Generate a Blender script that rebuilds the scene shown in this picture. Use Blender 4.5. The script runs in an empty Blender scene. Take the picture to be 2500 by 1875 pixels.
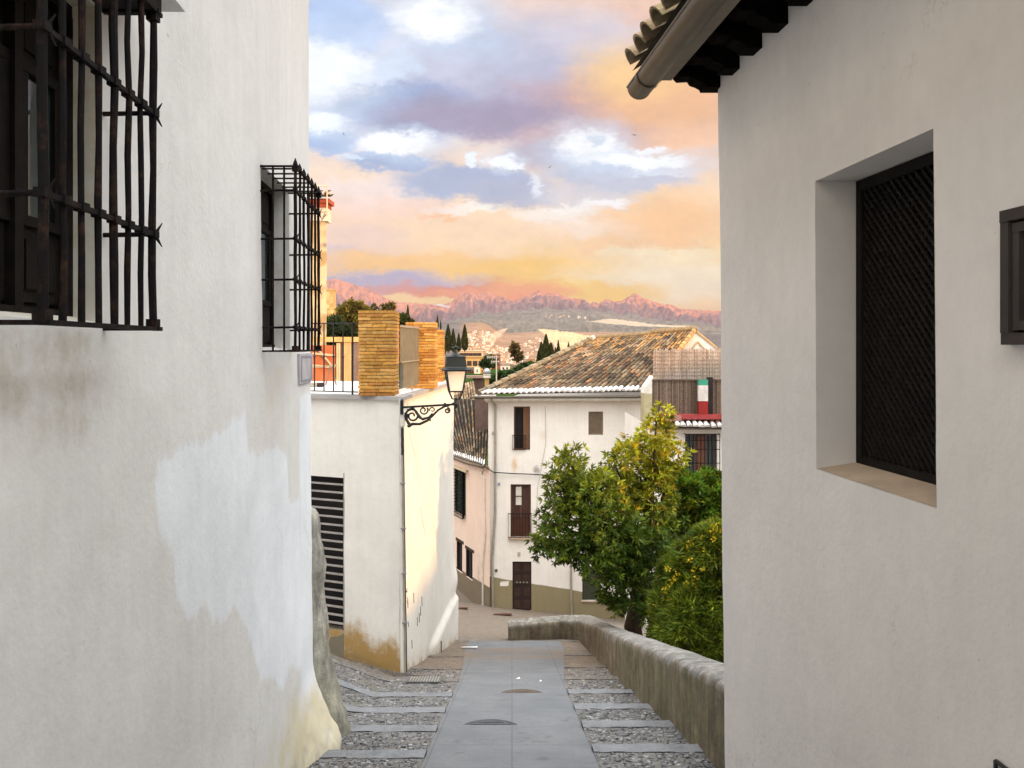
import bpy, math, random
import numpy as np
from mathutils import Vector, Matrix, noise as mnoise
random.seed(7)
R = math.radians
scene = bpy.context.scene
C = scene.collection

# ------------------------------------------------------------------ camera
cam_d = bpy.data.cameras.new('camera'); cam = bpy.data.objects.new('camera', cam_d); C.objects.link(cam)
cam_d.sensor_width = 36; cam_d.lens = 28.8; cam_d.shift_y = -0.037
cam_d.clip_start = 0.05; cam_d.clip_end = 60000
cam.location = (0, 0, 0); cam.rotation_euler = (R(90), 0, 0)
scene.camera = cam
scene.render.resolution_x = 1024; scene.render.resolution_y = 768
scene.view_settings.view_transform = 'Standard'; scene.view_settings.look = 'None'
scene.view_settings.exposure = 0.0; scene.view_settings.gamma = 1.0
scene.cycles.max_bounces = 8; scene.cycles.volume_bounces = 1; scene.cycles.transparent_max_bounces = 12

def lin(c):
    return tuple((x/255/12.92) if x/255 <= 0.04045 else ((x/255+0.055)/1.055)**2.4 for x in c)
def lin4(c): return lin(c)+(1.0,)

class G:
    """small node graph helper"""
    def __init__(s, nt): s.nt = nt; s.N = nt.nodes; s.L = nt.links
    def n(s, t, **kw):
        o = s.N.new(t)
        for k, v in kw.items(): setattr(o, k, v)
        return o
    def set(s, sock, v):
        if isinstance(v, bpy.types.NodeSocket): s.L.new(v, sock)
        else: sock.default_value = v
    def math(s, op, a, b=0.0, c=None, clamp=False):
        o = s.n('ShaderNodeMath', operation=op); o.use_clamp = clamp
        s.set(o.inputs[0], a); s.set(o.inputs[1], b)
        if c is not None: s.set(o.inputs[2], c)
        return o.outputs[0]
    def vec(s, op, a, b=(0, 0, 0)):
        o = s.n('ShaderNodeVectorMath', operation=op)
        s.set(o.inputs[0], a); s.set(o.inputs[1], b)
        return o.outputs['Value'] if op in ('LENGTH', 'DOT_PRODUCT') else o.outputs[0]
    def mr(s, v, a, b, c=0.0, d=1.0, smooth=True):
        o = s.n('ShaderNodeMapRange'); o.interpolation_type = 'SMOOTHSTEP' if smooth else 'LINEAR'
        s.set(o.inputs[0], v); s.set(o.inputs[1], a); s.set(o.inputs[2], b); s.set(o.inputs[3], c); s.set(o.inputs[4], d)
        return o.outputs[0]
    def mix(s, f, a, b, mode='MIX'):
        o = s.n('ShaderNodeMix', data_type='RGBA', blend_type=mode)
        s.set(o.inputs[0], f); s.set(o.inputs[6], a); s.set(o.inputs[7], b)
        return o.outputs[2]
    def noise(s, vec, scale, detail=4, rough=0.55, col=False):
        o = s.n('ShaderNodeTexNoise'); s.set(o.inputs['Vector'], vec)
        o.inputs['Scale'].default_value = scale; o.inputs['Detail'].default_value = detail
        o.inputs['Roughness'].default_value = rough
        return o.outputs['Color'] if col else o.outputs[0]
    def scaled(s, vec, sc):
        return s.vec('MULTIPLY', vec, sc)

# ------------------------------------------------------------------ sky
SUN_EL = 7.0
SUN_DIR = Vector((-0.8, 0.6, -math.tan(R(SUN_EL)))).normalized()      # travel direction of the light
world = bpy.data.worlds.new('World'); scene.world = world; world.use_nodes = True
g = G(world.node_tree); g.N.clear()
tc = g.n('ShaderNodeTexCoord').outputs['Generated']
sx = g.n('ShaderNodeSeparateXYZ'); g.set(sx.inputs[0], tc)
ym = g.math('MAXIMUM', sx.outputs[1], 0.12)
u = g.math('DIVIDE', sx.outputs[0], ym); v = g.math('DIVIDE', sx.outputs[2], ym)
cb = g.n('ShaderNodeCombineXYZ'); g.set(cb.inputs[0], u); g.set(cb.inputs[1], v)
P0 = cb.outputs[0]
w1 = g.noise(g.scaled(P0, (1, 1.5, 1)), 4.0, 6, 0.6, True)
w2 = g.noise(g.scaled(P0, (1, 1.8, 1)), 15.0, 9, 0.72, True)
P = g.vec('ADD', P0, g.scaled(g.vec('SUBTRACT', w1, (.5, .5, .5)), (.06, .035, 0)))
P = g.vec('ADD', P, g.scaled(g.vec('SUBTRACT', w2, (.5, .5, .5)), (.08, .055, 0)))
ramp = g.n('ShaderNodeValToRGB')
g.set(ramp.inputs[0], g.mr(v, -0.05, 1.0, smooth=False))
els = ramp.color_ramp.elements
SK = [(0.0, (200, 150, 150)), (0.10, (252, 216, 165)), (0.17, (254, 216, 160)), (0.24, (250, 218, 185)), (0.31, (228, 218, 222)),
      (0.38, (230, 222, 225)), (0.47, (222, 214, 216)), (0.62, (226, 222, 226)), (0.8, (225, 225, 232))]
els[0].position = SK[0][0]; els[0].color = lin4(SK[0][1])
els[1].position = SK[-1][0]; els[1].color = lin4(SK[-1][1])
for p, c in SK[1:-1]:
    e = els.new(p); e.color = lin4(c)
col = ramp.outputs[0]
def blob(dx, dy, sx_, sy_, c, a=1.0, hard=0.35):
    if min(c) > 243 and a > .9 and sy_ > 12 and dy < 400:
        blob(dx+4, dy+3, sx_*1.45, sy_*1.7, (208, 222, 242), .65, .6)
        hard = max(hard, .42)
    """a cloud bank or gap: direction given as photo position, sizes likewise"""
    global col
    uu = (dx*1.1302-1250)/2000; vv = (845-dy*1.1302)/2000
    q = g.scaled(g.vec('SUBTRACT', P, (uu, vv, 0)), (2000/1.13/sx_, 2000/1.13/sy_, 0))
    m = g.mr(g.vec('LENGTH', q), 1+hard, 1-hard, 0.0, a)
    col = g.mix(m, col, lin4(c))
# lower glow
blob(1000, 500, 300, 60, (255, 220, 184), .8, .7)
blob(760, 520, 110, 40, (240, 205, 195), .7, .6)
blob(740, 560, 70, 22, (196, 184, 208), .8, .5)
blob(900, 566, 210, 24, (255, 204, 140), .95, .5)
blob(1060, 575, 170, 26, (255, 212, 150), .8, .6)
blob(1200, 585, 190, 36, (255, 206, 112), .9, .6)
blob(1400, 500, 170, 50, (250, 202, 152), .9, .6)
blob(1470, 470, 90, 50, (252, 196, 138), .6, .6)
blob(1440, 545, 130, 14, (255, 238, 200), .8, .5)
blob(1420, 565, 50, 12, (250, 215, 165), .6, .5)
blob(1440, 606, 220, 50, (255, 240, 212), 1, .7)
blob(1290, 628, 110, 26, (255, 205, 80), .9, .6)
blob(1240, 612, 40, 16, (255, 226, 150), .8, .6)
blob(1100, 612, 130, 12, (255, 186, 90), .85, .6)
blob(780, 610, 240, 26, (164, 158, 192), .95, .45)
blob(930, 628, 190, 15, (206, 140, 140), .9, .5)
blob(1060, 632, 150, 15, (250, 138, 72), .95, .5)
blob(1130, 622, 90, 10, (255, 150, 50), .9, .5)
blob(1000, 455, 90, 9, (255, 250, 236), .95, .5)
blob(940, 470, 40, 5, (255, 190, 110), .8, .5)
blob(790, 420, 150, 35, (248, 228, 222), .8, .6)
blob(840, 455, 140, 22, (250, 214, 198), .7, .6)
blob(1250, 490, 90, 22, (250, 236, 226), .55, .6)
blob(1180, 470, 80, 16, (255, 250, 246), .6, .5)
# middle blue-grey bank
blob(1010, 396, 160, 40, (162, 172, 200), .97, .3)
blob(840, 352, 100, 22, (156, 172, 206), .95, .3)
blob(1100, 420, 100, 34, (172, 176, 198), .95, .35)
blob(1330, 385, 150, 32, (186, 192, 212), .9, .35)
blob(1270, 430, 110, 26, (206, 204, 214), .8, .5)
blob(1190, 330, 90, 40, (172, 164, 182), .85, .4)
blob(1158, 400, 16, 22, (245, 246, 250), .7, .6)
blob(1310, 440, 60, 10, (255, 250, 248), .8, .5)
blob(1240, 455, 70, 10, (255, 250, 245), .7, .5)
blob(1430, 365, 70, 10, (232, 232, 238), .8, .5)
blob(1085, 345, 34, 14, (250, 252, 255), .95, .3)
blob(1110, 358, 24, 9, (250, 252, 255), .9, .3)
blob(1018, 345, 14, 18, (240, 248, 255), .9, .3)
blob(700, 312, 70, 34, (168, 188, 224), .97, .3)
blob(760, 350, 30, 8, (225, 236, 250), .8, .4)
# big upper bank
blob(1400, 60, 320, 130, (246, 206, 176), .95, .6)
blob(1250, 60, 120, 60, (226, 210, 208), .8, .6)
blob(1180, 110, 260, 70, (206, 200, 212), .9, .6)
blob(1080, 200, 280, 80, (178, 172, 192), .85, .5)
blob(1270, 236, 340, 66, (192, 154, 156), .94, .42)
blob(900, 236, 190, 62, (146, 160, 196), .92, .45)
blob(1060, 250, 250, 44, (158, 143, 166), .94, .42)
blob(1080, 150, 150, 60, (188, 190, 212), .6, .6)
blob(1440, 220, 180, 90, (244, 188, 134), .9, .6)
blob(1330, 290, 160, 26, (210, 172, 160), .8, .5)
blob(1360, 150, 110, 60, (255, 210, 140), .8, .7)
blob(1500, 310, 110, 50, (246, 198, 158), .85, .5)
blob(1440, 30, 110, 26, (226, 186, 170), .6, .6)
blob(1000, 90, 120, 60, (192, 200, 220), .8, .5)
blob(950, 150, 90, 36, (206, 204, 222), .7, .5)
blob(740, 40, 110, 64, (182, 202, 236), .95, .35)
blob(690, 150, 110, 56, (252, 254, 255), .97, .3)
blob(800, 170, 60, 16, (236, 242, 252), .8, .4)
blob(930, 45, 85, 50, (255, 255, 255), 1, .3)
blob(960, 30, 30, 12, (225, 232, 244), .6, .5)
blob(850, 150, 50, 34, (216, 226, 244), .85, .4)
blob(790, 90, 30, 30, (200, 214, 240), .7, .5)
blob(690, 265, 60, 22, (245, 250, 255), .95, .35)
blob(842, 312, 78, 18, (255, 255, 255), 1, .2)
blob(1275, 315, 60, 34, (255, 255, 255), 1, .25)
blob(1280, 300, 22, 12, (205, 215, 232), .8, .5)
blob(1370, 345, 110, 14, (252, 254, 255), .98, .3)
blob(1400, 318, 36, 10, (245, 248, 255), .9, .4)
hs = g.n('ShaderNodeHueSaturation'); g.set(hs.inputs['Color'], col); g.set(hs.inputs['Saturation'], g.math('ADD', g.mr(v, .30, .12, 1.10, 1.14), g.mr(v, .13, .09, 0, .16))); g.set(hs.inputs['Value'], g.mr(v, .20, .05, 1.0, .93))
col = hs.outputs[0]
det = g.noise(g.scaled(P0, (1, 1.7, 1)), 18.0, 8, 0.65)
detf = g.mr(det, .3, .7, .91, 1.09, smooth=False)
cc = g.n('ShaderNodeCombineXYZ')
for i in range(3): g.set(cc.inputs[i], detf)
col = g.mix(1.0, col, cc.outputs[0], 'MULTIPLY')
# the dome overhead, behind and at the sides is brighter cloud than the part ahead
up = g.mr(sx.outputs[2], 0.40, 0.75, 1.0, 3.6)
back = g.mr(sx.outputs[1], 0.35, -0.3, 1.0, 1.7)
amp = g.math('MULTIPLY', up, back)
side_ = g.math('MAXIMUM', g.mr(sx.outputs[2], 0.40, 0.62, 0, .75), g.mr(sx.outputs[1], 0.40, 0.0, 0, .75))
col = g.mix(side_, col, (.765, .765, .73, 1))
sky = g.n('ShaderNodeTexSky', sky_type='NISHITA'); sky.sun_disc = False
sky.sun_elevation = R(SUN_EL); sky.sun_rotation = math.atan2(-SUN_DIR.x, -SUN_DIR.y)
b1 = g.n('ShaderNodeBackground'); g.set(b1.inputs[0], sky.outputs[0]); b1.inputs[1].default_value = 0.05
b2 = g.n('ShaderNodeBackground'); g.set(b2.inputs[0], col); g.set(b2.inputs[1], amp)
ad = g.n('ShaderNodeAddShader'); g.L.new(b1.outputs[0], ad.inputs[0]); g.L.new(b2.outputs[0], ad.inputs[1])
wo = g.n('ShaderNodeOutputWorld'); g.L.new(ad.outputs[0], wo.inputs[0])

# ------------------------------------------------------------------ sun
sd = bpy.data.lights.new('sun', 'SUN'); so = bpy.data.objects.new('sun', sd); C.objects.link(so)
sd.energy = 4.1; sd.angle = R(1.2); sd.color = (1.0, 0.54, 0.19)
so.rotation_euler = SUN_DIR.to_track_quat('-Z', 'Y').to_euler()

# ------------------------------------------------------------------ helpers
def px(x, y, Y):      # point at depth Y seen at full-size photo position x, y
    return Vector(((x-1250)/2000*Y, Y, (845-y)/2000*Y))
def dp(x, y, Y): return px(x*1.1302, y*1.1302, Y)
def lerp(a, b, t): return a+(b-a)*t
def fb(x, y, z, s=1.0, o=3):
    return mnoise.fractal(Vector((x*s, y*s, z*s)), 1.0, 2.0, o)
def uniq(L):
    L = sorted(L); o = [L[0]]
    for x in L[1:]:
        if x-o[-1] > 1e-4: o.append(x)
    return o
def sst(a, b, x):
    t = max(0, min(1, (x-a)/(b-a))); return t*t*(3-2*t)

def tag(o, label=None, cat=None, group=None, kind=None):
    if label: o['label'] = label
    if cat: o['category'] = cat
    if group: o['group'] = group
    if kind: o['kind'] = kind
    return o

def thing(name, label, cat, loc, group=None):
    o = bpy.data.objects.new(name, None); C.objects.link(o); o.location = loc
    o.empty_display_size = 0.2
    return tag(o, label, cat, group)

class MB:
    def __init__(s): s.v = []; s.f = []; s.c = []; s.m = []
    def add(s, vs, fs, col=(1, 1, 1), m=0):
        b = len(s.v); s.v += [tuple(x) for x in vs]
        if isinstance(col, list): s.c += col
        else: s.c += [col]*len(vs)
        s.f += [tuple(i+b for i in f) for f in fs]; s.m += [m]*len(fs)
    def box(s, x0, x1, y0, y1, z0, z1, col=(1, 1, 1), m=0):
        s.add([(x, y, z) for z in (z0, z1) for y in (y0, y1) for x in (x0, x1)],
              [(0, 2, 3, 1), (4, 5, 7, 6), (0, 1, 5, 4), (2, 6, 7, 3), (0, 4, 6, 2), (1, 3, 7, 5)], col, m)
    def obox(s, c, ax, ay, az, col=(1, 1, 1), m=0):
        c = Vector(c); ax = Vector(ax); ay = Vector(ay); az = Vector(az)
        vs = [c+ax*i+ay*j+az*k for k in (-1, 1) for j in (-1, 1) for i in (-1, 1)]
        s.add(vs, [(0, 2, 3, 1), (4, 5, 7, 6), (0, 1, 5, 4), (2, 6, 7, 3), (0, 4, 6, 2), (1, 3, 7, 5)], col, m)
    def bar(s, a, b, w, t=None, upv=(0, 0, 1), col=(1, 1, 1), m=0):
        a = Vector(a); b = Vector(b); t = t or w
        d = b-a; up_ = Vector(upv)
        if abs(d.normalized().dot(up_)) > .98: up_ = Vector((0, 1, 0))
        sd_ = d.cross(up_).normalized(); u2 = sd_.cross(d).normalized()
        s.obox((a+b)/2, d/2, sd_*w/2, u2*t/2, col, m)
    def tube(s, pts, r, seg=8, col=(1, 1, 1), m=0, cap=True):
        pts = [Vector(p) for p in pts]; n = len(pts)
        rs = r if isinstance(r, (list, tuple)) else [r]*n
        vs = []; prev = None
        for i, p in enumerate(pts):
            d = (pts[min(i+1, n-1)]-pts[max(i-1, 0)]).normalized()
            if prev is None:
                a = Vector((0, 0, 1)) if abs(d.z) < .9 else Vector((0, 1, 0))
                e = d.cross(a).normalized()
            else:
                e = (prev-d*prev.dot(d)).normalized()
            prev = e; h = d.cross(e)
            for k in range(seg):
                t = 2*math.pi*k/seg
                vs.append(p+(e*math.cos(t)+h*math.sin(t))*rs[i])
        fs = [(i*seg+k, i*seg+(k+1) % seg, (i+1)*seg+(k+1) % seg, (i+1)*seg+k) for i in range(n-1) for k in range(seg)]
        if cap: fs += [tuple(range(seg))[::-1], tuple((n-1)*seg+k for k in range(seg))]
        s.add(vs, fs, col, m)
    def quad(s, a, b, c, d, col=(1, 1, 1), m=0): s.add([a, b, c, d], [(0, 1, 2, 3)], col, m)
    def lathe(s, prof, c, seg=16, col=(1, 1, 1), m=0, ph=0):
        c = Vector(c); vs = []
        for r, z in prof:
            for k in range(seg):
                t = 2*math.pi*(k+ph)/seg; vs.append(c+Vector((r*math.cos(t), r*math.sin(t), z)))
        fs = [(i*seg+k, i*seg+(k+1) % seg, (i+1)*seg+(k+1) % seg, (i+1)*seg+k) for i in range(len(prof)-1) for k in range(seg)]
        fs += [tuple(range(seg))[::-1], tuple((len(prof)-1)*seg+k for k in range(seg))]
        s.add(vs, fs, col, m)
    def grid(s, us, vs_, f, col=None, skip=None, m=0, flip=False):
        """f(u,v)->point ; col(u,v)->rgb ; skip(uc,vc)->bool"""
        nu = len(us); pts = []; cs = []
        for v_ in vs_:
            for u_ in us:
                pts.append(f(u_, v_)); cs.append(col(u_, v_) if col else (0, 0, 0))
        fs = []
        for j in range(len(vs_)-1):
            for i in range(nu-1):
                if skip and skip((us[i]+us[i+1])/2, (vs_[j]+vs_[j+1])/2): continue
                q = (j*nu+i, j*nu+i+1, (j+1)*nu+i+1, (j+1)*nu+i)
                fs.append(q[::-1] if flip else q)
        s.add(pts, fs, cs, m)
    def build(s, name, mats, parent=None, smooth=False, loc=None):
        if not isinstance(mats, (list, tuple)): mats = [mats]
        org = Vector((0, 0, 0))
        if parent is not None:
            q = parent
            while q is not None: org = org+q.location; q = q.parent
        elif loc is not None: org = Vector(loc)
        me = bpy.data.meshes.new(name)
        vs = [(a-org.x, b-org.y, c-org.z) for a, b, c in s.v]
        me.from_pydata(vs, [], s.f)
        for mm in mats: me.materials.append(mm)
        if len(mats) > 1: me.polygons.foreach_set('material_index', s.m)
        at = me.color_attributes.new('Col', 'FLOAT_COLOR', 'POINT')
        arr = np.ones((len(s.v), 4), dtype=np.float32); arr[:, :3] = np.array(s.c, dtype=np.float32).reshape(-1, 3)
        at.data.foreach_set('color', arr.ravel())
        if smooth: me.polygons.foreach_set('use_smooth', [True]*len(me.polygons))
        me.update()
        o = bpy.data.objects.new(name, me); C.objects.link(o)
        if parent is not None: o.parent = parent
        elif loc is not None: o.location = loc
        return o

# ------------------------------------------------------------------ materials
def newmat(name):
    m = bpy.data.materials.new(name); m.use_nodes = True
    g = G(m.node_tree); b = m.node_tree.nodes['Principled BSDF']
    return m, g, b
def objco(g): return g.n('ShaderNodeTexCoord').outputs['Object']
def attr(g):
    a = g.n('ShaderNodeAttribute'); a.attribute_name = 'Col'; return a.outputs['Color']
def bump(g, b, h, strength=.3, dist=.02):
    n = g.n('ShaderNodeBump'); n.inputs['Strength'].default_value = strength; n.inputs['Distance'].default_value = dist
    g.set(n.inputs['Height'], h); g.L.new(n.outputs[0], b.inputs['Normal'])
def simple(name, c, rough=.7, var=.25, scale=8, metal=0, bumpd=0.004, useattr=False, spec=.5):
    m, g, b = newmat(name); co = objco(g)
    n = g.noise(co, scale, 5, .6)
    base = attr(g) if useattr else c+(1,)
    f = g.mr(n, .3, .7, 1-var, 1+var, smooth=False)
    k = g.n('ShaderNodeCombineXYZ')
    for i in range(3): g.set(k.inputs[i], f)
    g.L.new(g.mix(1.0, base, k.outputs[0], 'MULTIPLY'), b.inputs['Base Color'])
    b.inputs['Roughness'].default_value = rough; b.inputs['Metallic'].default_value = metal
    b.inputs['Specular IOR Level'].default_value = spec
    if bumpd: bump(g, b, g.noise(co, scale*4, 5, .6), .6, bumpd)
    return m
def plaster(name, base, patch=(.7, .75, .8), stain=(.45, .33, .15), dirt=(.25, .2, .15), streak=.08, bumpd=.009, fine=1.0, sharp=(.3, .7), mott=0):
    m, g, b = newmat(name); co = objco(g)
    n1 = g.noise(co, .9*fine, 5, .6); n2 = g.noise(g.scaled(co, (6, 6, .5)), 1.4*fine, 5, .6); n3 = g.noise(co, 9*fine, 6, .65)
    f = g.math('ADD', g.mr(n1, .3, .7, -.07, .05, smooth=False), g.mr(n2, .3, .7, 1-streak, 1+streak*.5, smooth=False))
    f = g.math('ADD', f, g.mr(n3, .3, .7, -.03, .03, smooth=False))
    k = g.n('ShaderNodeCombineXYZ')
    for i in range(3): g.set(k.inputs[i], f)
    sp = g.n('ShaderNodeSeparateColor'); g.set(sp.inputs[0], attr(g))
    c = g.mix(g.mr(sp.outputs[0], sharp[0], sharp[1]), base+(1,), patch+(1,))
    nn = g.math('ADD', g.mr(n2, .3, .7, -.25*min(1, streak*10), .25*min(1, streak*10), smooth=False), g.mr(n3, .3, .7, -.16, .16, smooth=False))
    nn = g.math('ADD', nn, g.mr(g.noise(co, 2.6*fine, 4, .6), .3, .7, -.16, .16, smooth=False))
    st = g.mr(g.math('ADD', sp.outputs[1], g.math('MULTIPLY', nn, g.mr(sp.outputs[1], 0, .25))), .12, .9, 0, 1)
    c = g.mix(st, c, stain+(1,))
    di = g.mr(g.math('ADD', sp.outputs[2], g.math('MULTIPLY', nn, g.mr(sp.outputs[2], 0, .25))), .12, .9, 0, 1)
    c = g.mix(di, c, dirt+(1,))
    if mott:
        mo = g.math('MULTIPLY', g.mr(g.noise(co, 2.2, 8, .75), .36, .64, 1-mott, 1+mott*.5, smooth=False), g.mr(g.noise(g.scaled(co, (5, 5, 1)), 1.6, 6, .7), .38, .62, 1-mott*.8, 1+mott*.5, smooth=False))
        km = g.n('ShaderNodeCombineXYZ')
        for i in range(3): g.set(km.inputs[i], mo)
        c = g.mix(1.0, c, km.outputs[0], 'MULTIPLY')
    vc = g.n('ShaderNodeTexVoronoi', feature='DISTANCE_TO_EDGE'); vc.inputs['Scale'].default_value = .9
    g.set(vc.inputs['Vector'], g.vec('ADD', co, g.scaled(g.vec('SUBTRACT', g.noise(co, 3.5, 6, .7, True), (.5, .5, .5)), (.5, .5, .5))))
    ck = g.math('MULTIPLY', g.mr(vc.outputs[0], .006, .001), g.mr(g.noise(co, .7, 3, .5), .56, .68, 0, .30))
    c = g.mix(ck, c, (.18, .15, .12, 1))
    spk = g.math('MULTIPLY', g.mr(g.noise(co, 22, 2, .5), .735, .76), g.mr(g.noise(co, 1.7, 3, .5), .5, .6, 0, .35)); c = g.mix(spk, c, (.25, .2, .16, 1))
    g.L.new(g.mix(1.0, c, k.outputs[0], 'MULTIPLY'), b.inputs['Base Color'])
    b.inputs['Roughness'].default_value = .92; b.inputs['Specular IOR Level'].default_value = .2
    h = g.math('ADD', g.math('MULTIPLY', g.noise(co, 3*fine, 4, .5), 2.0), g.noise(co, 26*fine, 5, .6))
    bump(g, b, h, .35, bumpd)
    return m

M = {}
M['wall_left'] = plaster('aged_white_plaster', (.75, .75, .73), (.83, .875, .91), (.66, .60, .43), (.44, .39, .31), streak=.035, sharp=(.2, .8))
M['wall_right'] = plaster('warm_white_plaster', (.715, .69, .66), streak=.02)
M['box'] = plaster('white_limewash', (.74, .71, .65), (.60, .48, .3), (.40, .25, .09), (.2, .15, .1), streak=.04)
M['house'] = plaster('pale_house_plaster', (.80, .755, .70), (.27, .225, .13), (.66, .48, .30), (.30, .26, .22), streak=.04, bumpd=.01, sharp=(.42, .58))
M['pink'] = plaster('pink_house_plaster', (.78, .60, .49), (.19, .15, .10), (.5, .38, .28), (.2, .16, .12), streak=.04, bumpd=.01, sharp=(.42, .58))
M['stonewall'] = plaster('old_mortar_wall', (.215, .175, .12), (.30, .30, .29), (.17, .16, .09), (.12, .10, .075), streak=.40, bumpd=.03, fine=1.3, sharp=(0, 1), mott=.34)
M['rubble'] = plaster('rubble_mortar', (.50, .48, .42), (.6, .58, .5), (.36, .36, .26), (.24, .22, .18), streak=.35, bumpd=.04, fine=2, mott=.4)
M['iron'] = simple('wrought_iron', (.007, .005, .0055), .8, .5, 30, 0, .003, spec=.15)
def rustiron():
    m, g, b = newmat('rusty_iron'); co = objco(g)
    f = g.mr(g.noise(co, 9, 6, .7), .5, .68, 0, .8)
    g.L.new(g.mix(f, (.006, .0045, .005, 1), (.045, .022, .013, 1)), b.inputs['Base Color'])
    b.inputs['Roughness'].default_value = .8; b.inputs['Specular IOR Level'].default_value = .15
    bump(g, b, g.noise(co, 90, 5, .7), .7, .004); return m
M['iron'] = rustiron()
M['lampiron'] = simple('painted_iron', (.008, .013, .014), .38, .3, 20, .2, .001)
M['darkwood'] = simple('dark_wood', (.007, .005, .004), .75, .5, 12, 0, .004, spec=.15)
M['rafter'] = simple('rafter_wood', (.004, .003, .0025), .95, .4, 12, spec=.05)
M['lattice'] = simple('lattice_wood', (.010, .008, .007), .85, .4, 14, 0, .002, spec=.15)
M['brownwood'] = simple('brown_wood', (.10, .035, .018), .5, .3, 6)
M['gutter'] = simple('brown_gutter', (.085, .068, .046), .42, .25, 5, .35, .002)
M['whitepipe'] = simple('white_pipe', (.62, .58, .52), .5, .15, 3)
M['greypipe'] = simple('grey_pipe', (.30, .27, .22), .5, .2, 3)
M['black'] = simple('black_plastic', (.015, .015, .015), .5, .2, 5)
M['slat'] = simple('grey_slat', (.27, .24, .22), .7, .2, 6)
M['dark'] = simple('dark_interior', (.008, .006, .006), .9, .2, 3)
M['tile'] = simple('roof_tile', (1, 1, 1), .88, .38, 9, 0, .012, True, .2)
M['tilebed'] = simple('tile_bed', (.05, .035, .025), .95, .4, 5)
M['attr'] = simple('painted_surface', (1, 1, 1), .85, .16, 4, 0, .004, True, .2)
M['brick'] = simple('thin_brick', (1, 1, 1), .9, .22, 14, 0, .006, True, .15)
M['concrete'] = simple('pale_concrete', (.42, .40, .37), .85, .2, 5, 0, .006)
M['terrace'] = simple('terrace_floor', (.62, .60, .58), .8, .1, 3)
M['reed'] = simple('reed_screen', (1, 1, 1), .95, .3, 20, 0, .01, True, .1)
M['bark'] = simple('bark', (.055, .036, .024), .95, .45, 10, 0, .03)
M['tin'] = simple('galvanised_metal', (.35, .36, .37), .4, .15, 5, .6)
def glassmat():
    m, g, b = newmat('window_glass'); co = objco(g)
    b.inputs['Base Color'].default_value = (.03, .045, .05, 1)
    b.inputs['Roughness'].default_value = .08; b.inputs['Specular IOR Level'].default_value = .9
    g.set(b.inputs['Roughness'], g.mr(g.noise(co, 6, 3), .3, .7, .04, .16)); return m
M['glass'] = glassmat()
def opal():
    m, g, b = newmat('opal_glass'); co = objco(g)
    g.set(b.inputs['Base Color'], g.mix(g.noise(co, 5, 3), (.80, .80, .74, 1), (.9, .88, .82, 1)))
    b.inputs['Roughness'].default_value = .3; b.inputs['Transmission Weight'].default_value = .1
    return m
M['opal'] = opal()
def leafmat(name, rough=.5):
    m, g, b = newmat(name)
    a = attr(g); co = objco(g)
    k = g.mix(g.noise(co, 7, 4), a, g.mix(1.0, a, (.55, .6, .5, 1), 'MULTIPLY'))
    g.L.new(k, b.inputs['Base Color']); b.inputs['Roughness'].default_value = rough
    b.inputs['Specular IOR Level'].default_value = .3
    t = g.n('ShaderNodeBsdfTranslucent'); g.L.new(k, t.inputs[0])
    mx = g.n('ShaderNodeMixShader'); mx.inputs[0].default_value = .35
    g.L.new(b.outputs[0], mx.inputs[1]); g.L.new(t.outputs[0], mx.inputs[2])
    g.L.new(mx.outputs[0], g.N['Material Output'].inputs[0]); return m
M['leaf'] = leafmat('leaves'); M['farleaf'] = leafmat('far_leaves', .8)
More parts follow.
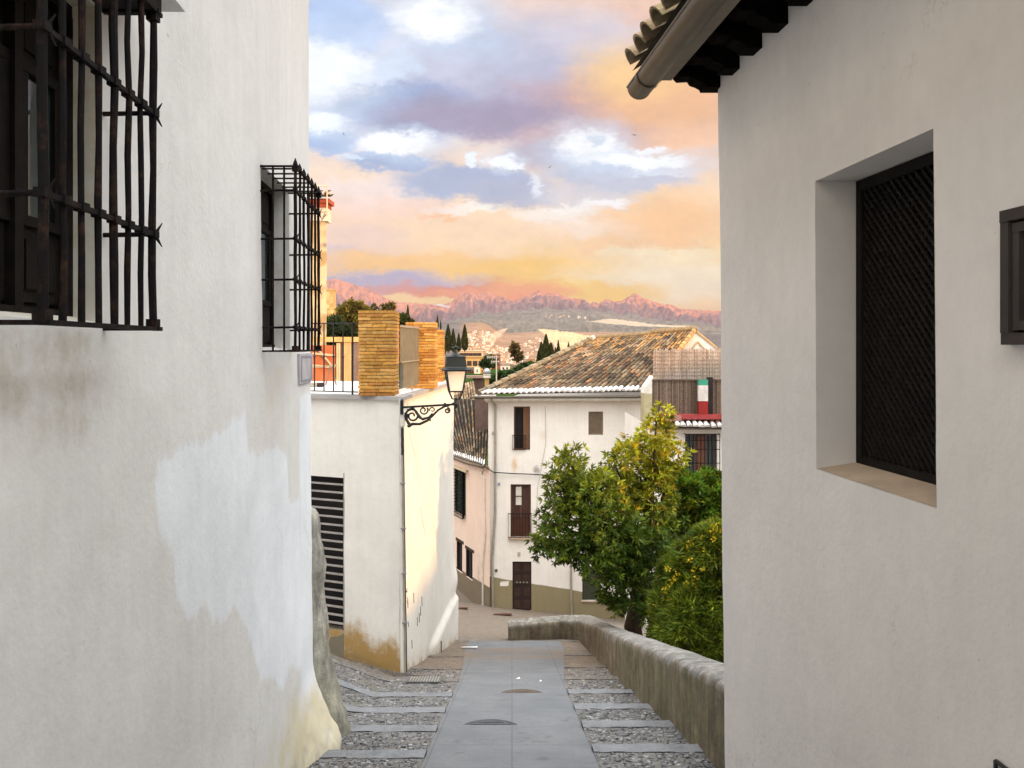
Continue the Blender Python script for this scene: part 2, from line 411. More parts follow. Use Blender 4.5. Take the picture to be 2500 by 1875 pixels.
def cobble():
    m, g, b = newmat('cobble_inlay'); co = objco(g)
    wv = g.vec('ADD', co, g.scaled(g.vec('SUBTRACT', g.noise(co, 7, 3, .5, True), (.5, .5, .5)), (.09, .09, .02)))
    q_ = g.scaled(wv, (1, .55, .2))
    vo = g.n('ShaderNodeTexVoronoi', feature='SMOOTH_F1'); g.set(vo.inputs['Vector'], q_); vo.inputs['Scale'].default_value = 17; vo.inputs['Smoothness'].default_value = .3
    v2 = g.n('ShaderNodeTexVoronoi'); g.set(v2.inputs['Vector'], q_); v2.inputs['Scale'].default_value = 17
    sc = g.n('ShaderNodeSeparateColor'); g.set(sc.inputs[0], v2.outputs['Color'])
    c = g.mix(sc.outputs[0], (.095, .10, .112, 1), (.22, .222, .23, 1))
    c = g.mix(g.mr(sc.outputs[1], .84, .95), c, (.32, .32, .33, 1))
    stone = g.mr(v2.outputs['Distance'], .60, .34)
    c = g.mix(stone, (.145, .142, .135, 1), c)
    c = g.mix(g.mr(g.noise(co, 1.1, 5, .6), .52, .66, 0, .55), c, (.075, .09, .05, 1))
    c = g.mix(g.mr(g.noise(co, 2.3, 5, .65), .45, .68, 0, .5), c, (.17, .17, .17, 1))
    at = g.n('ShaderNodeSeparateColor'); g.set(at.inputs[0], attr(g))
    nz = g.mr(g.noise(co, 5, 6, .7), .3, .7, .75, 1.2, smooth=False); kk = g.n('ShaderNodeCombineXYZ')
    for i in range(3): g.set(kk.inputs[i], nz)
    bn = g.mr(g.math('ADD', at.outputs[0], g.math('MULTIPLY', g.math('SUBTRACT', g.noise(co, 9, 6, .7), .5), 1.3)), .25, .75)
    c = g.mix(g.math('MULTIPLY', bn, g.mr(at.outputs[0], 0, .2)), c, (.185, .197, .213, 1)); c = g.mix(at.outputs[1], c, (.185, .135, .09, 1))
    c = g.mix(g.mr(at.outputs[2], .02, .06), c, g.mix(at.outputs[2], (.10, .102, .11, 1), (.40, .40, .40, 1)))
    g.L.new(g.mix(1.0, c, kk.outputs[0], 'MULTIPLY'), b.inputs['Base Color']); b.inputs['Roughness'].default_value = .75
    h = g.math('MULTIPLY', stone, g.math('SUBTRACT', 1.0, g.math('MAXIMUM', at.outputs[0], at.outputs[1])))
    bump(g, b, g.math('ADD', h, g.math('MULTIPLY', g.noise(co, 30, 4), .12)), 1.0, .03)
    return m
M['cobble'] = cobble()
def paving():
    m, g, b = newmat('grey_paving'); co = objco(g)
    n = g.noise(co, 1.2, 6, .6); n2 = g.noise(co, 14, 6, .7)
    c = g.mix(g.mr(n, .3, .7), (.135, .148, .165, 1), (.185, .195, .208, 1))
    c = g.mix(g.mr(n2, .35, .75, 0, .45), c, (.11, .115, .122, 1))
    c = g.mix(g.mr(g.noise(co, 3.1, 6, .7), .58, .68, 0, .6), c, (.085, .082, .08, 1))
    br = g.n('ShaderNodeTexBrick'); g.set(br.inputs['Vector'], g.scaled(co, (1, 1, 0)))
    br.inputs['Color1'].default_value = (1, 1, 1, 1); br.inputs['Color2'].default_value = (.94, .94, .94, 1); br.inputs['Mortar'].default_value = (.70, .70, .70, 1)
    br.inputs['Scale'].default_value = 1.0; br.inputs['Mortar Size'].default_value = .009
    br.inputs['Brick Width'].default_value = .84; br.inputs['Row Height'].default_value = .98
    br.offset = .0
    c = g.mix(1.0, c, br.outputs['Color'], 'MULTIPLY')
    at = g.n('ShaderNodeSeparateColor'); g.set(at.inputs[0], attr(g))
    nb = g.mr(g.math('ADD', at.outputs[1], g.math('MULTIPLY', g.math('SUBTRACT', g.noise(co, .8, 5, .6), .5), 1.2)), .3, .8)
    c = g.mix(g.math('MULTIPLY', nb, g.mr(at.outputs[1], 0, .3)), c, (.20, .145, .10, 1))
    g.L.new(c, b.inputs['Base Color']); b.inputs['Roughness'].default_value = .72
    bump(g, b, g.noise(co, 40, 6, .7), .5, .01)
    return m
M['paving'] = paving()
# ================================================================== GROUND NEAR THE CAMERA
def frange(a, b, st):
    n = max(1, int(round((b-a)/st))); return [a+(b-a)*i/n for i in range(n+1)]
def plane_z(Y):
    Yc = min(Y, 36.0)
    return -1.97-.265*Yc-.02*max(0, Y-36)
def gz(X, Y):
    z = plane_z(Y)
    if Y > 9.2: z += .36*max(0, min(-X-2.05, 2.5))*sst(9.2, 12, Y)*(1-sst(22, 26, Y))
    if Y > 24: z -= .10*(X-.5)*sst(24, 34, Y)
    if X > 2.2 and Y < 21.9: z -= 1.5
    return z
gm = MB()
def gcol(x, y):
    brown = sst(17, 23, y)*.72 if x < 3 else .6
    if x < -.9 and y > 11.5: brown = max(brown, .35)
    return (0, brown, 0)
gxs = frange(-9, -3, .5)+frange(-2.8, 2.15, .15)+[2.25]+frange(2.6, 14, .6)
gm.grid(gxs, frange(-7, 5, .5)+frange(5.2, 24, .2)+frange(24.4, 47, .4),
        lambda x, y: (x, y, gz(x, y)-.22*(1-sst(19.6, 20.6, y))*(1 if x < 2.2 else 0)+.02*fb(x, y, 0, .9)), gcol)
tag(gm.build('ground', M['cobble'], smooth=True), kind='structure')
# central paved strip
cm = MB()
def strip_half(Y): return (-.88-.02*sst(13, 20, Y)*20*.5, .84+.03*sst(12, 20, Y)*20*.6)
def cg(a, Y):
    l, r = strip_half(Y); x = lerp(l, r, a)
    return (x, Y, plane_z(Y)+.006*fb(x, Y, 1, 1.5)+.012)
cm.grid(frange(0, 1, .06), frange(1, 20.6, .2), cg, lambda a, Y: (0, sst(14.5, 17.5, Y)*.55*(1-sst(18.6, 19.8, Y)), 0))
cm.grid(frange(0, 1, .06), [20.6, 20.75], lambda a, Y: (cg(a, 20.6)[0], 20.6+.02*(Y > 20.7), cg(a, 20.6)[2]-(.18 if Y > 20.7 else 0)), lambda a, Y: (0, .3, 0))
tag(cm.build('path', M['paving'], smooth=False), kind='structure')
# stepped cobbled sides
noses = [2.6, 3.9, 5.1, 6.3, 7.5, 8.66, 9.93, 11.14, 12.4, 13.9, 15.6, 17.6, 20.6]
sm = MB()
def lowx(Y):
    return np.interp(Y, [6, 8.7, 10.7, 12.8, 17, 21.3], [2.03, 1.96, 1.87, 1.79, 1.74, 1.66])
def leftx(Y):
    if Y < 8.9: return -1.55-.075*Y
    if Y < 14.3: return -3.6
    return np.interp(Y, [14.3, 21], [-2.0, -1.5])
for side in (0, 1):
    off = -.22 if side == 0 else 0
    for i in range(len(noses)-1):
        y0, y1 = noses[i]+off, noses[i+1]+off
        if i == len(noses)-2: y1 = 20.6
        ym = (y0+y1)/2; amp_ = (.5 if side else .35)*(1-.85*sst(12.0, 15, ym))
        def zt(x, y):
            z = plane_z(ym)-.10*(y-ym); z = lerp(plane_z(y), z, amp_)+.01
            if side == 0 and y > 9.2: z += .36*max(0, min(-x-2.05, 2.5))*sst(9.2, 12, y)
            return z
        nb = .25
        rows = frange(y0, y1-nb, .035 if y0 > 5 else .2)
        def xs_(a, y):
            l, r = strip_half(y)
            return lerp(leftx(y)-.05, l, a) if side == 0 else lerp(r, lowx(max(y, 6))+.08, a)
        def pt(a, y):
            x = xs_(a, y); h = mnoise.noise(Vector((x*11, y*9, 3)))*.014+.016*fb(x, y, 5, 2.2)
            if y > y1-nb-.01 or a < .02 or a > .98: h *= .2
            return (x, y, zt(x, y)+h-.012)
        cols_ = lambda a, y: (0, (.25+.55*sst(12.5, 16, y)) if y > 12 else (.12 if side == 0 else .05), 0)
        sm.grid(frange(0, 1, .03 if side == 0 else .04), rows, pt, cols_)
        if 6 < y0 < 14.5:
            rp_ = random.Random(i*7+side); l_, r_ = xs_(0, ym), xs_(1, ym)
            for _k in range(int(abs(r_-l_)*(y1-nb-y0)*(230 if y0 < 10 else 150))):
                yy = rp_.uniform(y0+.03, y1-nb-.03); xx = rp_.uniform(l_+.05, r_-.05); a_ = rp_.uniform(.018, .042); b2 = a_*rp_.uniform(.5, .9); th0 = rp_.uniform(0, 3.14); hh_ = rp_.uniform(.006, .018)
                zz0 = zt(xx, yy)-.012+.016*fb(xx, yy, 5, 2.2); sl_ = -.2
                vs = []
                for rr2, h2 in ((1.0, -.012), (.72, hh_*.8)):
                    for k6 in range(7):
                        t6 = th0+k6*6.283/7; dx6 = math.cos(t6)*a_*rr2; dy6 = math.sin(t6)*b2*1.25*rr2; vs.append((xx+dx6, yy+dy6, zz0+h2+sl_*dy6))
                vs.append((xx, yy, zz0+hh_))
                br6 = rp_.choice([.08, .15, .22, .3, .38, .55, .95 if rp_.random() < .4 else .3])
                sm.add(vs, [(k6, (k6+1) % 7, 7+(k6+1) % 7, 7+k6) for k6 in range(7)]+[(7+k6, 7+(k6+1) % 7, 14) for k6 in range(7)], (0, .15 if y0 > 11.5 else 0, br6))
        # nose band: flat pale concrete, riser beyond
        def pn(a, t):
            y = [y1-nb, y1-.012, y1, y1][t]; x = xs_(a, y)
            wob = .012*fb(x, y1, 2, 3) if t else .018*fb(x, y1, 4, 6)
            return (x, y+wob, zt(x, min(y, y1))+[-.004, .008, -.006, -.4][t]+.006*fb(x, y, 7, 5))
        sm.grid(frange(0, 1, .04), [0, 1, 2, 3], pn, lambda a, t: (.85-(.5 if side else .85)*sst(11.5, 14, y1), .05+.5*sst(12.5, 15, y1), 0))
# sides of the treads where they stand above the sloping strip
tag(sm.build('steps', M['cobble']), kind='structure')

# manhole covers and gratings
def cover(X, Y, r, dz, brown=False):
    c = Vector((X, Y, plane_z(Y)+.014+dz))
    t = thing('manhole_cover', 'brownish round manhole cover, the farther of two in the paved strip' if brown else
              'dark round manhole cover, the nearer of two set level in the paved strip', 'manhole cover', c, 'round covers in the paved strip')
    mb = MB(); mb.lathe([(r*.93, -.03), (r*.93, 0), (r*.9, .006)], c, 40)
    for k in range(-4, 5):
        w = math.sqrt(max(0, (r*.82)**2-(k*r*.18)**2)); mb.box(c.x-w, c.x+w, c.y+k*r*.18-.012, c.y+k*r*.18+.012, c.z+.004, c.z+.012)
    mt = simple('cover_iron', (.07, .075, .085) if not brown else (.11, .085, .065), .6, .3, 10, .2)
    mb.build('lid', mt, t)
    mr_ = MB(); mr_.lathe([(r, -.03), (r, .003), (r*.94, .003), (r*.94, -.03)], c, 40); mr_.build('rim', mt, t)
    t.rotation_euler = (R(-5), 0, 0); return t
cover(-.26, 9.72, .40, -.043)
cover(.15, 12.15, .40, -.043, True)
gc = Vector((-1.44, 13.5, plane_z(13.5)+.05))
gt = thing('drain_cover', 'grey rectangular drain cover in the cobbles before the lamp corner', 'drain cover', gc)
mb = MB(); mb.obox(gc, (.28, 0, 0), (0, .24, -.05), (0, 0, .012)); mb.build('plate', simple('plate_iron', (.09, .095, .10), .6, .3, 12), gt)
mb = MB()
for k in range(-5, 6): mb.obox(gc+Vector((k*.045, 0, .014)), (.008, 0, 0), (0, .2, -.042), (0, 0, .004))
mb.build('ribs', M['greypipe'], gt)
for i, (x, y, lab) in enumerate([(-2.55, 35.0, 'brown'), (.1, 33.2, 'x')]):
    c = Vector((-2.05, 31.6, gz(-2.05, 31.6)+.02)) if i == 0 else Vector((-.35, 30.2, gz(-.35, 30.2)+.03))
    o = MB(); o.obox(c, (.34, .03, 0), (0, .3, -.08), (0, 0, .015), (.12, .05, .035))
    o.obox(c+Vector((0, 0, .016)), (.28, .02, 0), (0, .24, -.063), (0, 0, .006), (.09, .04, .03))
    tag(o.build('drain_cover', M['attr'], loc=c), ['small rusty cover in the lower street below the pink house',
        'small rusty cover in the lower street near the front door of the white house'][i], 'drain cover')

# ================================================================== LEFT BUILDING
def XLb(Y): return -1.5-.075*Y
def XL(Y, z):
    x = XLb(Y)-.006*z
    x += .012*fb(Y, z, 0, .55)+.004*fb(Y, z, 4, 2.5)
    x += .34*sst(-3.35, -4.5, z)*sst(7.3, 8.75, Y)*(1+.15*fb(Y, z, 9, 4))
    if Y > 8.78: x -= (Y-8.78)**2*9
    return x
def wallpt(p, y):   # photo position -> (Y, z) on the left wall
    Y = 1.5/((1250-p)/2000-.075); return Y, (845-y)/2000*Y
poly = [(530,890),(515,903),(500,915),(450,950),(400,965),(350,990),(335,1040),(333,1080),(338,1150),(350,1190),(362,1155),(372,1200),(375,1290),(390,1330),(400,1345),(442,1305),(450,1340),(480,1350),(502,1310),(530,1360),(545,1420),(560,1470),(590,1475),(605,1495),(625,1435),(640,1450),(655,1415),(684,1400),(690,1000),(668,985),(662,1070),(622,1092),(618,985),(590,960),(560,985),(532,975)]
PW = [wallpt(a*1.1302, b*1.1302) for a, b in poly]
def inpoly(x, y, P):
    c = False; j = len(P)-1
    for i in range(len(P)):
        xi, yi = P[i]; xj, yj = P[j]
        if (yi > y) != (yj > y) and x < (xj-xi)*(y-yi)/(yj-yi)+xi: c = not c
        j = i
    return c
W1 = (2.62, 3.48, .10, 1.44); W2 = (6.51, 7.65, -.035, 1.45)
def lcol(Y, z):
    pt_ = 0.0
    if 3.7 < Y < 9.3 and z < -.1:
        jy = Y+.03*fb(Y*2, z*.5, 0, 2); jz = z+.045*fb(Y*6, z*.3, 3, 2)
        pt_ = sum(inpoly(jy+a_, jz+b_, PW) for a_, b_ in ((0, 0), (.05, 0), (-.05, 0), (0, .05), (0, -.06), (.04, -.05), (-.04, .04), (0, -.11)))/8
        pt_ = max(pt_, .9*sst(7.9, 8.3, Y)*sst(-.42, -.55, z)*sst(-3.9, -3.2, z))
    st = .8*sst(6.3, 8.6, Y)*sst(-2.7, -3.9, z)*(.72+.7*fb(Y, z, 6, 2.2))+.45*sst(1.0, .1, z-gz(-1.6, Y))
    st = max(st, .30*sst(6.0, 6.6, Y)*(1-sst(7.3, 7.5, Y))*sst(-.1, -.2, z)*sst(-1.1, -.9, z))
    di = .42*sst(-.75, -.05, z)*sst(.12, .05, z)*sst(1.5, 2.2, Y)*(1-sst(3.2, 4.2, Y))
    di = max(di, .75*sst(.28, .0, z-gz(-1.6, Y))*sst(6, 7, Y)*(.55+fb(Y, z, 3, 4)))
    return (pt_, min(.8, st)*(1-.7*pt_), di)
lb = thing('left_building', 'old white plastered house on the left with iron window cages and a repainted patch', 'house', (-2, 4, -4))
mb = MB()
ys = uniq((frange(-7, 2.5, .4)+frange(2.62, 3.48, .1)+frange(3.5, 8.8, .028)+[6.51, 7.65]+frange(8.8, 9.05, .03)))
zs = uniq((frange(-5.2, -4.4, .1)+frange(-4.4, -.035, .028)+frange(-.035, .1, .045)+frange(.1, 1.44, .1)+[1.45]+frange(1.5, 5.4, .15)))
def skipL(Y, z):
    return (W1[0] < Y < W1[1] and W1[2] < z < W1[3]) or (W2[0] < Y < W2[1] and W2[2] < z < W2[3])
mb.grid(ys, zs, lambda Y, z: (XL(Y, z), Y, z), lcol, skipL)
mb.quad((-7, 9.0, -5.2), (-2.75, 9.0, -5.2), (-2.75, 9.0, 5.4), (-7, 9.0, 5.4), (0, .1, .1))
mb.quad((-3, 9.0, -5.2), (XL(9.05, 0)+.05, 9.03, -5.2), (XL(9.05, 0)-.02, 9.03, 5.4), (-3, 9.0, 5.4), (0, .1, .1))
mb.quad((-7, -7, 5.4), (-1, -7, 5.4), (-2.1, 9.0, 5.4), (-7, 9.0, 5.4))
mb.quad((-7, -7, -5.2), (-7, 9, -5.2), (-7, 9, 5.4), (-7, -7, 5.4))
def reveal(mb, Wn, X, s, d, c0=(0, 0, 0), sill=None):
    y0, y1, z0, z1 = Wn
    def A(y, z): return (X(y, z), y, z)
    def B(y, z, dz=0): return (X(y, z)+s*d, y, z+dz)
    mb.quad(A(y1, z0), B(y1, z0), B(y1, z1), A(y1, z1), c0)
    mb.quad(A(y0, z0), B(y0, z0), B(y0, z1), A(y0, z1), c0)
    mb.quad(A(y0, z1), A(y1, z1), B(y1, z1), B(y0, z1), c0)
    mb.quad(A(y0, z0), A(y1, z0), B(y1, z0, .03), B(y0, z0, .03), sill or c0)
reveal(mb, W1, XL, -1, .12, (0, .55, .3)); reveal(mb, W2, XL, -1, .16, (0, .1, .3))
wl = mb.build('wall', M['wall_left'], lb, smooth=True)
# roof of the left building (out of the frame, real all the same)
mb = MB(); mb.box(-7.2, -1.2, -7, 9.3, 5.4, 5.6, (.3, .2, .12)); mb.build('roof', M['attr'], lb)
# tile name plate
p0 = wallpt(726, 862); p1 = wallpt(758, 937)
mb = MB(); ya, yb = p0[0], p1[0]
c = Vector((XL((ya+yb)/2, -.22)+.012, (ya+yb)/2, -.225))
mb.obox(c, (.014, 0, 0), (-.075*(yb-ya)/2, (yb-ya)/2, 0), (0, 0, .15), (.46, .44, .46))
for a, b, cc_ in [(.30, .115, (.30, .30, .36)), ]:
    for s_ in (-1, 1):
        mb.obox(c+Vector((.0165, 0, s_*.12)), (.003, 0, 0), (-.02, .28, 0), (0, 0, .010), cc_)
        mb.obox(c+Vector((.0165-.075*s_*.28, s_*.28, 0)), (.003, 0, 0), (0, .012, 0), (0, 0, .12), cc_)
tag(mb.build('tile_plaque', M['attr'], loc=c), 'small grey glazed tile plaque under the far iron window cage', 'plaque')

def window_in(parent, Wn, X, d, wood, glassrect=None):
    y0, y1, z0, z1 = Wn; s = -1
    root = MB()
    def P_(y, z, o=0): return Vector((X(y, z)-d+o, y, z))
    def bx_(ya, yb, za, zb, o0, o1, mb, col=(1, 1, 1)):
        a = P_(ya, (za+zb)/2); b = P_(yb, (za+zb)/2)
        mb.obox((a+b)/2+Vector(((o0+o1)/2, 0, 0)), ((o1-o0)/2, 0, 0), (b-a)/2, (0, 0, (zb-za)/2), col)
    bx_(y0+.001, y1-.001, z0+.001, z1-.001, -.06, -.03, root)
    w = root.build('window', M['dark'], parent)
    f = MB(); t = .05
    bx_(y0, y1, z0, z0+t, -.03, .02, f); bx_(y0, y1, z1-t, z1, -.03, .02, f)
    bx_(y0, y0+t, z0+t, z1-t, -.03, .018, f); bx_(y1-t, y1, z0+t, z1-t, -.03, .018, f)
    ym = (y0+y1)/2; bx_(ym-.03, ym+.03, z0+t, z1-t, -.03, .024, f)
    # moulded panels of the leaves
    for a, b in ((y0+t, ym-.03), (ym+.03, y1-t)):
        for za, zb in ((z0+t+.02, lerp(z0, z1, .27)), (lerp(z0, z1, .74), z1-t-.02)):
            bx_(a+.015, b-.015, za, zb, -.03, -.012, f); bx_(a+.06, b-.06, za+.05, zb-.05, -.012, -.002, f)
        bx_(a, b, lerp(z0, z1, .27), lerp(z0, z1, .30), -.03, .006, f); bx_(a, b, lerp(z0, z1, .71), lerp(z0, z1, .74), -.03, .006, f)
        bx_(a, a+.07, lerp(z0, z1, .30), lerp(z0, z1, .71), -.03, .004, f); bx_(b-.07, b, lerp(z0, z1, .30), lerp(z0, z1, .71), -.03, .004, f)
    f.build('frame', wood, w)
    gl = MB()
    for a, b in ((y0+t+.07, ym-.10), (ym+.10, y1-t-.07)): bx_(a, b, lerp(z0, z1, .30), lerp(z0, z1, .71), -.02, -.016, gl)
    gl.build('pane', M['glass'], w)
    return w
window_in(lb, W1, XL, .12, M['darkwood']); window_in(lb, W2, XL, .16, M['darkwood'])
# projecting sill slab over the near cage
mb = MB(); 
for (pr, za, zb, ya, yb, c_) in ((.27, 1.55, 1.72, 2.3, 3.80, (0, .15, .1)), ):
    a = Vector((XLb(ya), ya, 0)); b = Vector((XLb(yb), yb, 0))
    mb.obox((a+b)/2+Vector((pr/2-.03, 0, (za+zb)/2)), (pr/2+.03, 0, 0), (b-a)/2, (0, 0, (zb-za)/2), c_)
mb.build('lintel_slab', M['wall_left'], lb)
mb = MB(); a = Vector((XLb(2.4), 2.4, 1.5)); b = Vector((XLb(3.6), 3.6, 1.5))
mb.obox((a+b)/2+Vector((.10, 0, 0)), (.13, 0, 0), (b-a)/2, (0, 0, .047)); mb.build('soffit', M['darkwood'], lb)

def cage(label, Y0, Y1, z0, z1, pr, nb, levels, r, top, nret):
    c = Vector((XLb(Y0)+pr/2, Y0, z0))
    t = thing('window_cage', label, 'window grille', c, 'iron cages over the windows of the left house')
    out = lambda y: XLb(y)+pr
    rnd = random.Random(int(Y0*10))
    mb = MB(); Ys = [lerp(Y0, Y1, i/(nb-1)) for i in range(nb)]
    for i, y in enumerate(Ys):
        rr = r*(1.25 if i in (0, nb-1) else (1.25 if nb == 8 and i == 4 else 1.0))
        pts = [(out(y)+rnd.uniform(-.004, .004), y+rnd.uniform(-.004, .004), lerp(z0, z1, k/6)) for k in range(7)]
        mb.tube(pts, [rr*rnd.uniform(.88, 1.12) for _ in pts], 8)
        if top: mb.tube([(out(y), y, z1-.01), (out(y), y, z1+.015), (out(y), y, z1+.065)], [r*1.0, r*2.0, .002], 6)
        if i in (0, nb-1):
            for zz in (z0+.02, z1-.02): mb.box(out(y)-.022, out(y)+.022, y-.022, y+.022, zz-.022, zz+.022)
    mb.build('bars', M['iron'], t)
    rl = MB()
    for z in levels:
        pts = []
        for i in range(nb):
            y = Ys[i]
            rl.obox((out(y), y, z+.0), (r*1.5, 0, 0), (0, r*1.7, 0), (0, 0, r*1.2))
        rl.bar((out(Y0), Y0, z), (out(Y1)-.003, Y1+.03, z), r*1.5, r*1.5)
        for y in (Y0, Y1):
            rl.tube([(XLb(y)-.02, y, z-.004), (out(y), y, z)], r*.85, 7)
            e = 1 if y == Y1 else -1
            for s in (-1, 1):       # split curled ends
                rl.tube([(out(y), y, z), (out(y)+.012, y+.02, z+s*.022), (out(y)+.026, y+.03, z+s*.052)], [r*.7, r*.55, .002], 5)
    rl.build('rails', M['iron'], t)
    for z in (z0, z1):
        bt = MB()
        bt.bar((out(Y0)+.004, Y0-.02, z), (out(Y1)+.004, Y1+.05, z), r*2.6, r*1.4)
        for y in (Y0, Y1): bt.bar((XLb(y)-.02, y, z), (out(y)+.03, y, z), r*2, r*1.3)
        for i in range(nret):
            y = lerp(Y0, Y1, (i+.5)/nret); bt.bar((XLb(y)-.02, y, z), (out(y)+.006, y, z), r*1.5, r*1.1)
        bt.build('end_frame', M['iron'], t)
    n_ = 3 if pr > .23 else 2
    for y in (Y0, Y1):
        for k in range(1, n_):
            if nret:
                x = XLb(y)+pr*k/n_; bt = MB(); bt.tube([(x, y, z0), (x, y, z1)], r*.8, 7); bt.build('side_bar', M['iron'], t)
    return t
cage('large near iron window cage of thick bars, bottom at eye level, upper left', 2.588, 3.55, .075, 1.45, .211, 8, [1.01, .485], .0125, False, 0)
cage('smaller far iron window cage with spiked top at the corner of the left house', 6.51, 7.66, -.04, 1.43, .266, 7, [1.24, .855, .53, .15], .0105, True, 6)

# rough mortared corner buttress
mb = MB()
def butt(a, z):
    th = lerp(-1.75, 1.3, a)
    right = np.interp(z, [-5, -4.45, -4.15, -3.6, -3.1, -2.6, -2.1, -1.95, -1.86], [-1.86, -1.88, -1.93, -2.08, -2.15, -2.16, -2.20, -2.24, -2.32])
    rx = right+2.75; rx *= 1+.05*fb(a*2, z, 1, 3)
    zz = z+.03*fb(a, z, 8, 6)
    return (-2.75+rx*math.cos(th)*(1 if z < -1.87 else .6)+.025*fb(a*4, z*1.2, 2, 2.5), 9.42+.42*math.sin(th)*(1 if z < -1.87 else .6), zz)
mb.grid(frange(0, 1, .03), frange(-5, -1.86, .04), butt, lambda a, z: (0, .5*sst(-2.4, -3.6, z), .35+.4*fb(a*3, z, 0, 2)))
mb.grid(frange(0, 1, .1), [0, 1], lambda a, k: butt(a, -1.86) if k == 0 else (-2.7, 9.4, -1.86), lambda a, k: (0, 0, .3))
tag(mb.build('corner_buttress', M['rubble'], smooth=True, loc=(-2.4, 9.4, -4.4)), 'rough grey rubble buttress at the foot of the left corner', 'buttress')
# second rough lump joining the white plaster to the buttress at the ground
# ================================================================== RIGHT BUILDING
def XRb(Y): return 2.2-.085*Y
def XR(Y, z):
    x = XRb(Y)-.012*z*.8+.010*fb(Y, z, 20, .5)+.003*fb(Y, z, 24, 3)
    if Y > 6.47: x += (Y-6.47)**2*8
    return x
rb = thing('right_building', 'white plastered house on the right with deep lattice window and tiled eaves', 'house', (3, 2, -4))
W3 = (3.65, 4.82, -.725, .97)
mb = MB()
ys = uniq((frange(-7, 2.4, .3)+frange(2.4, 3.65, .08)+frange(3.65, 4.82, .08)+frange(4.82, 6.5, .08)+frange(6.5, 6.6, .02)))
zs = uniq((frange(-5.2, -.725, .08)+frange(-.725, .97, .08)+frange(.97, 2.4, .08)))
mb.grid(ys, zs, lambda Y, z: (XR(Y, z), Y, z), lambda Y, z: (0, 0, 0), lambda Y, z: W3[0] < Y < W3[1] and W3[2] < z < W3[3], flip=True)
reveal(mb, W3, XR, 1, .256)
RIDX, RIDZ, BKX = 5.2, 4.7, 8.9
mb.add([(XR(6.6, -5.2)+.0, 6.6, -5.2), (BKX, 6.6, -5.2), (BKX, 6.6, 2.3), (RIDX, 6.6, RIDZ), (XR(6.6, 2.3), 6.6, 2.3)], [(0, 1, 2, 3, 4)], (0, 0, 0))
mb.add([(3.0, -7, -5.2), (BKX, -7, -5.2), (BKX, -7, 2.3), (RIDX, -7, RIDZ), (3.0, -7, 2.3)], [(4, 3, 2, 1, 0)], (0, 0, 0))
mb.quad((BKX, 6.6, -5.2), (BKX, -7, -5.2), (BKX, -7, 2.3), (BKX, 6.6, 2.3), (0, 0, 0))
mb.box(1.75, BKX-.02, -6.98, 6.55, 2.26, 2.30)  # unseen attic floor added to stop low sun passing under the roof
mb.box(1.75, 2.0, -6.98, 6.55, 2.301, 2.55)
mb.build('wall', M['wall_right'], rb, smooth=False)
# sill of fired clay
mb = MB()
n0 = lambda y, z: Vector((XR(y, z), y, z))
a, b = n0(3.651, -.725), n0(4.819, -.725)
mb.add([a+Vector((.004, 0, .003)), b+Vector((.004, 0, .003)), b+Vector((.25, 0, .045)), a+Vector((.25, 0, .045))], [(0, 1, 2, 3)], (.42, .33, .24))
mb.build('sill', M['attr'], rb)
# lattice window
t = MB()
Dp = .256
a = n0(3.66, 0)+Vector((Dp+.05, 0, 0)); b = n0(4.81, 0)+Vector((Dp+.05, 0, 0))
t.obox(((a.x+b.x)/2, (a.y+b.y)/2, .12), (.01, 0, 0), ((b.x-a.x)/2, (b.y-a.y)/2, 0), (0, 0, .85)); win = t.build('window', M['dark'], rb)
fr = MB(); ax = (b-a).normalized(); L_ = (b-a).length; O = a-Vector((.05, 0, 0)); O.z = 0
def fp(s, z, o=0): return Vector((O.x+ax.x*s+o, O.y+ax.y*s, z))
Z0, Z1 = -.70, .965
for s0, s1, za, zb in ((0, L_, Z0, Z0+.06), (0, L_, Z1-.06, Z1), (0, .06, Z0+.06, Z1-.06), (L_-.06, L_, Z0+.06, Z1-.06)):
    fr.obox((fp(s0, za)+fp(s1, zb))/2, (.025, 0, 0), (fp(s1, 0)-fp(s0, 0))/2, (0, 0, (zb-za)/2))
fr.build('frame', M['lattice'], win)
la = MB(); sp = .058; za, zb = Z0+.06, Z1-.06; H = zb-za; Wd = L_-.12
for dirn in (1, -1):
    k = -H
    while k < Wd:
        s0, z0_ = k, 0.0; s1, z1_ = k+H, H
        if s0 < 0: z0_ = -s0; s0 = 0
        if s1 > Wd: z1_ -= s1-Wd; s1 = Wd
        if s1-s0 > .01:
            A_, B_ = (s0, z0_), (s1, z1_)
            if dirn < 0: A_, B_ = (Wd-s0, z0_), (Wd-s1, z1_)
            la.bar(fp(.06+A_[0], za+A_[1], -.006*dirn), fp(.06+B_[0], za+B_[1], -.006*dirn), .011, .020, upv=(0.05, 1, 0))
        k += sp
la.build('lattice', M['lattice'], win)
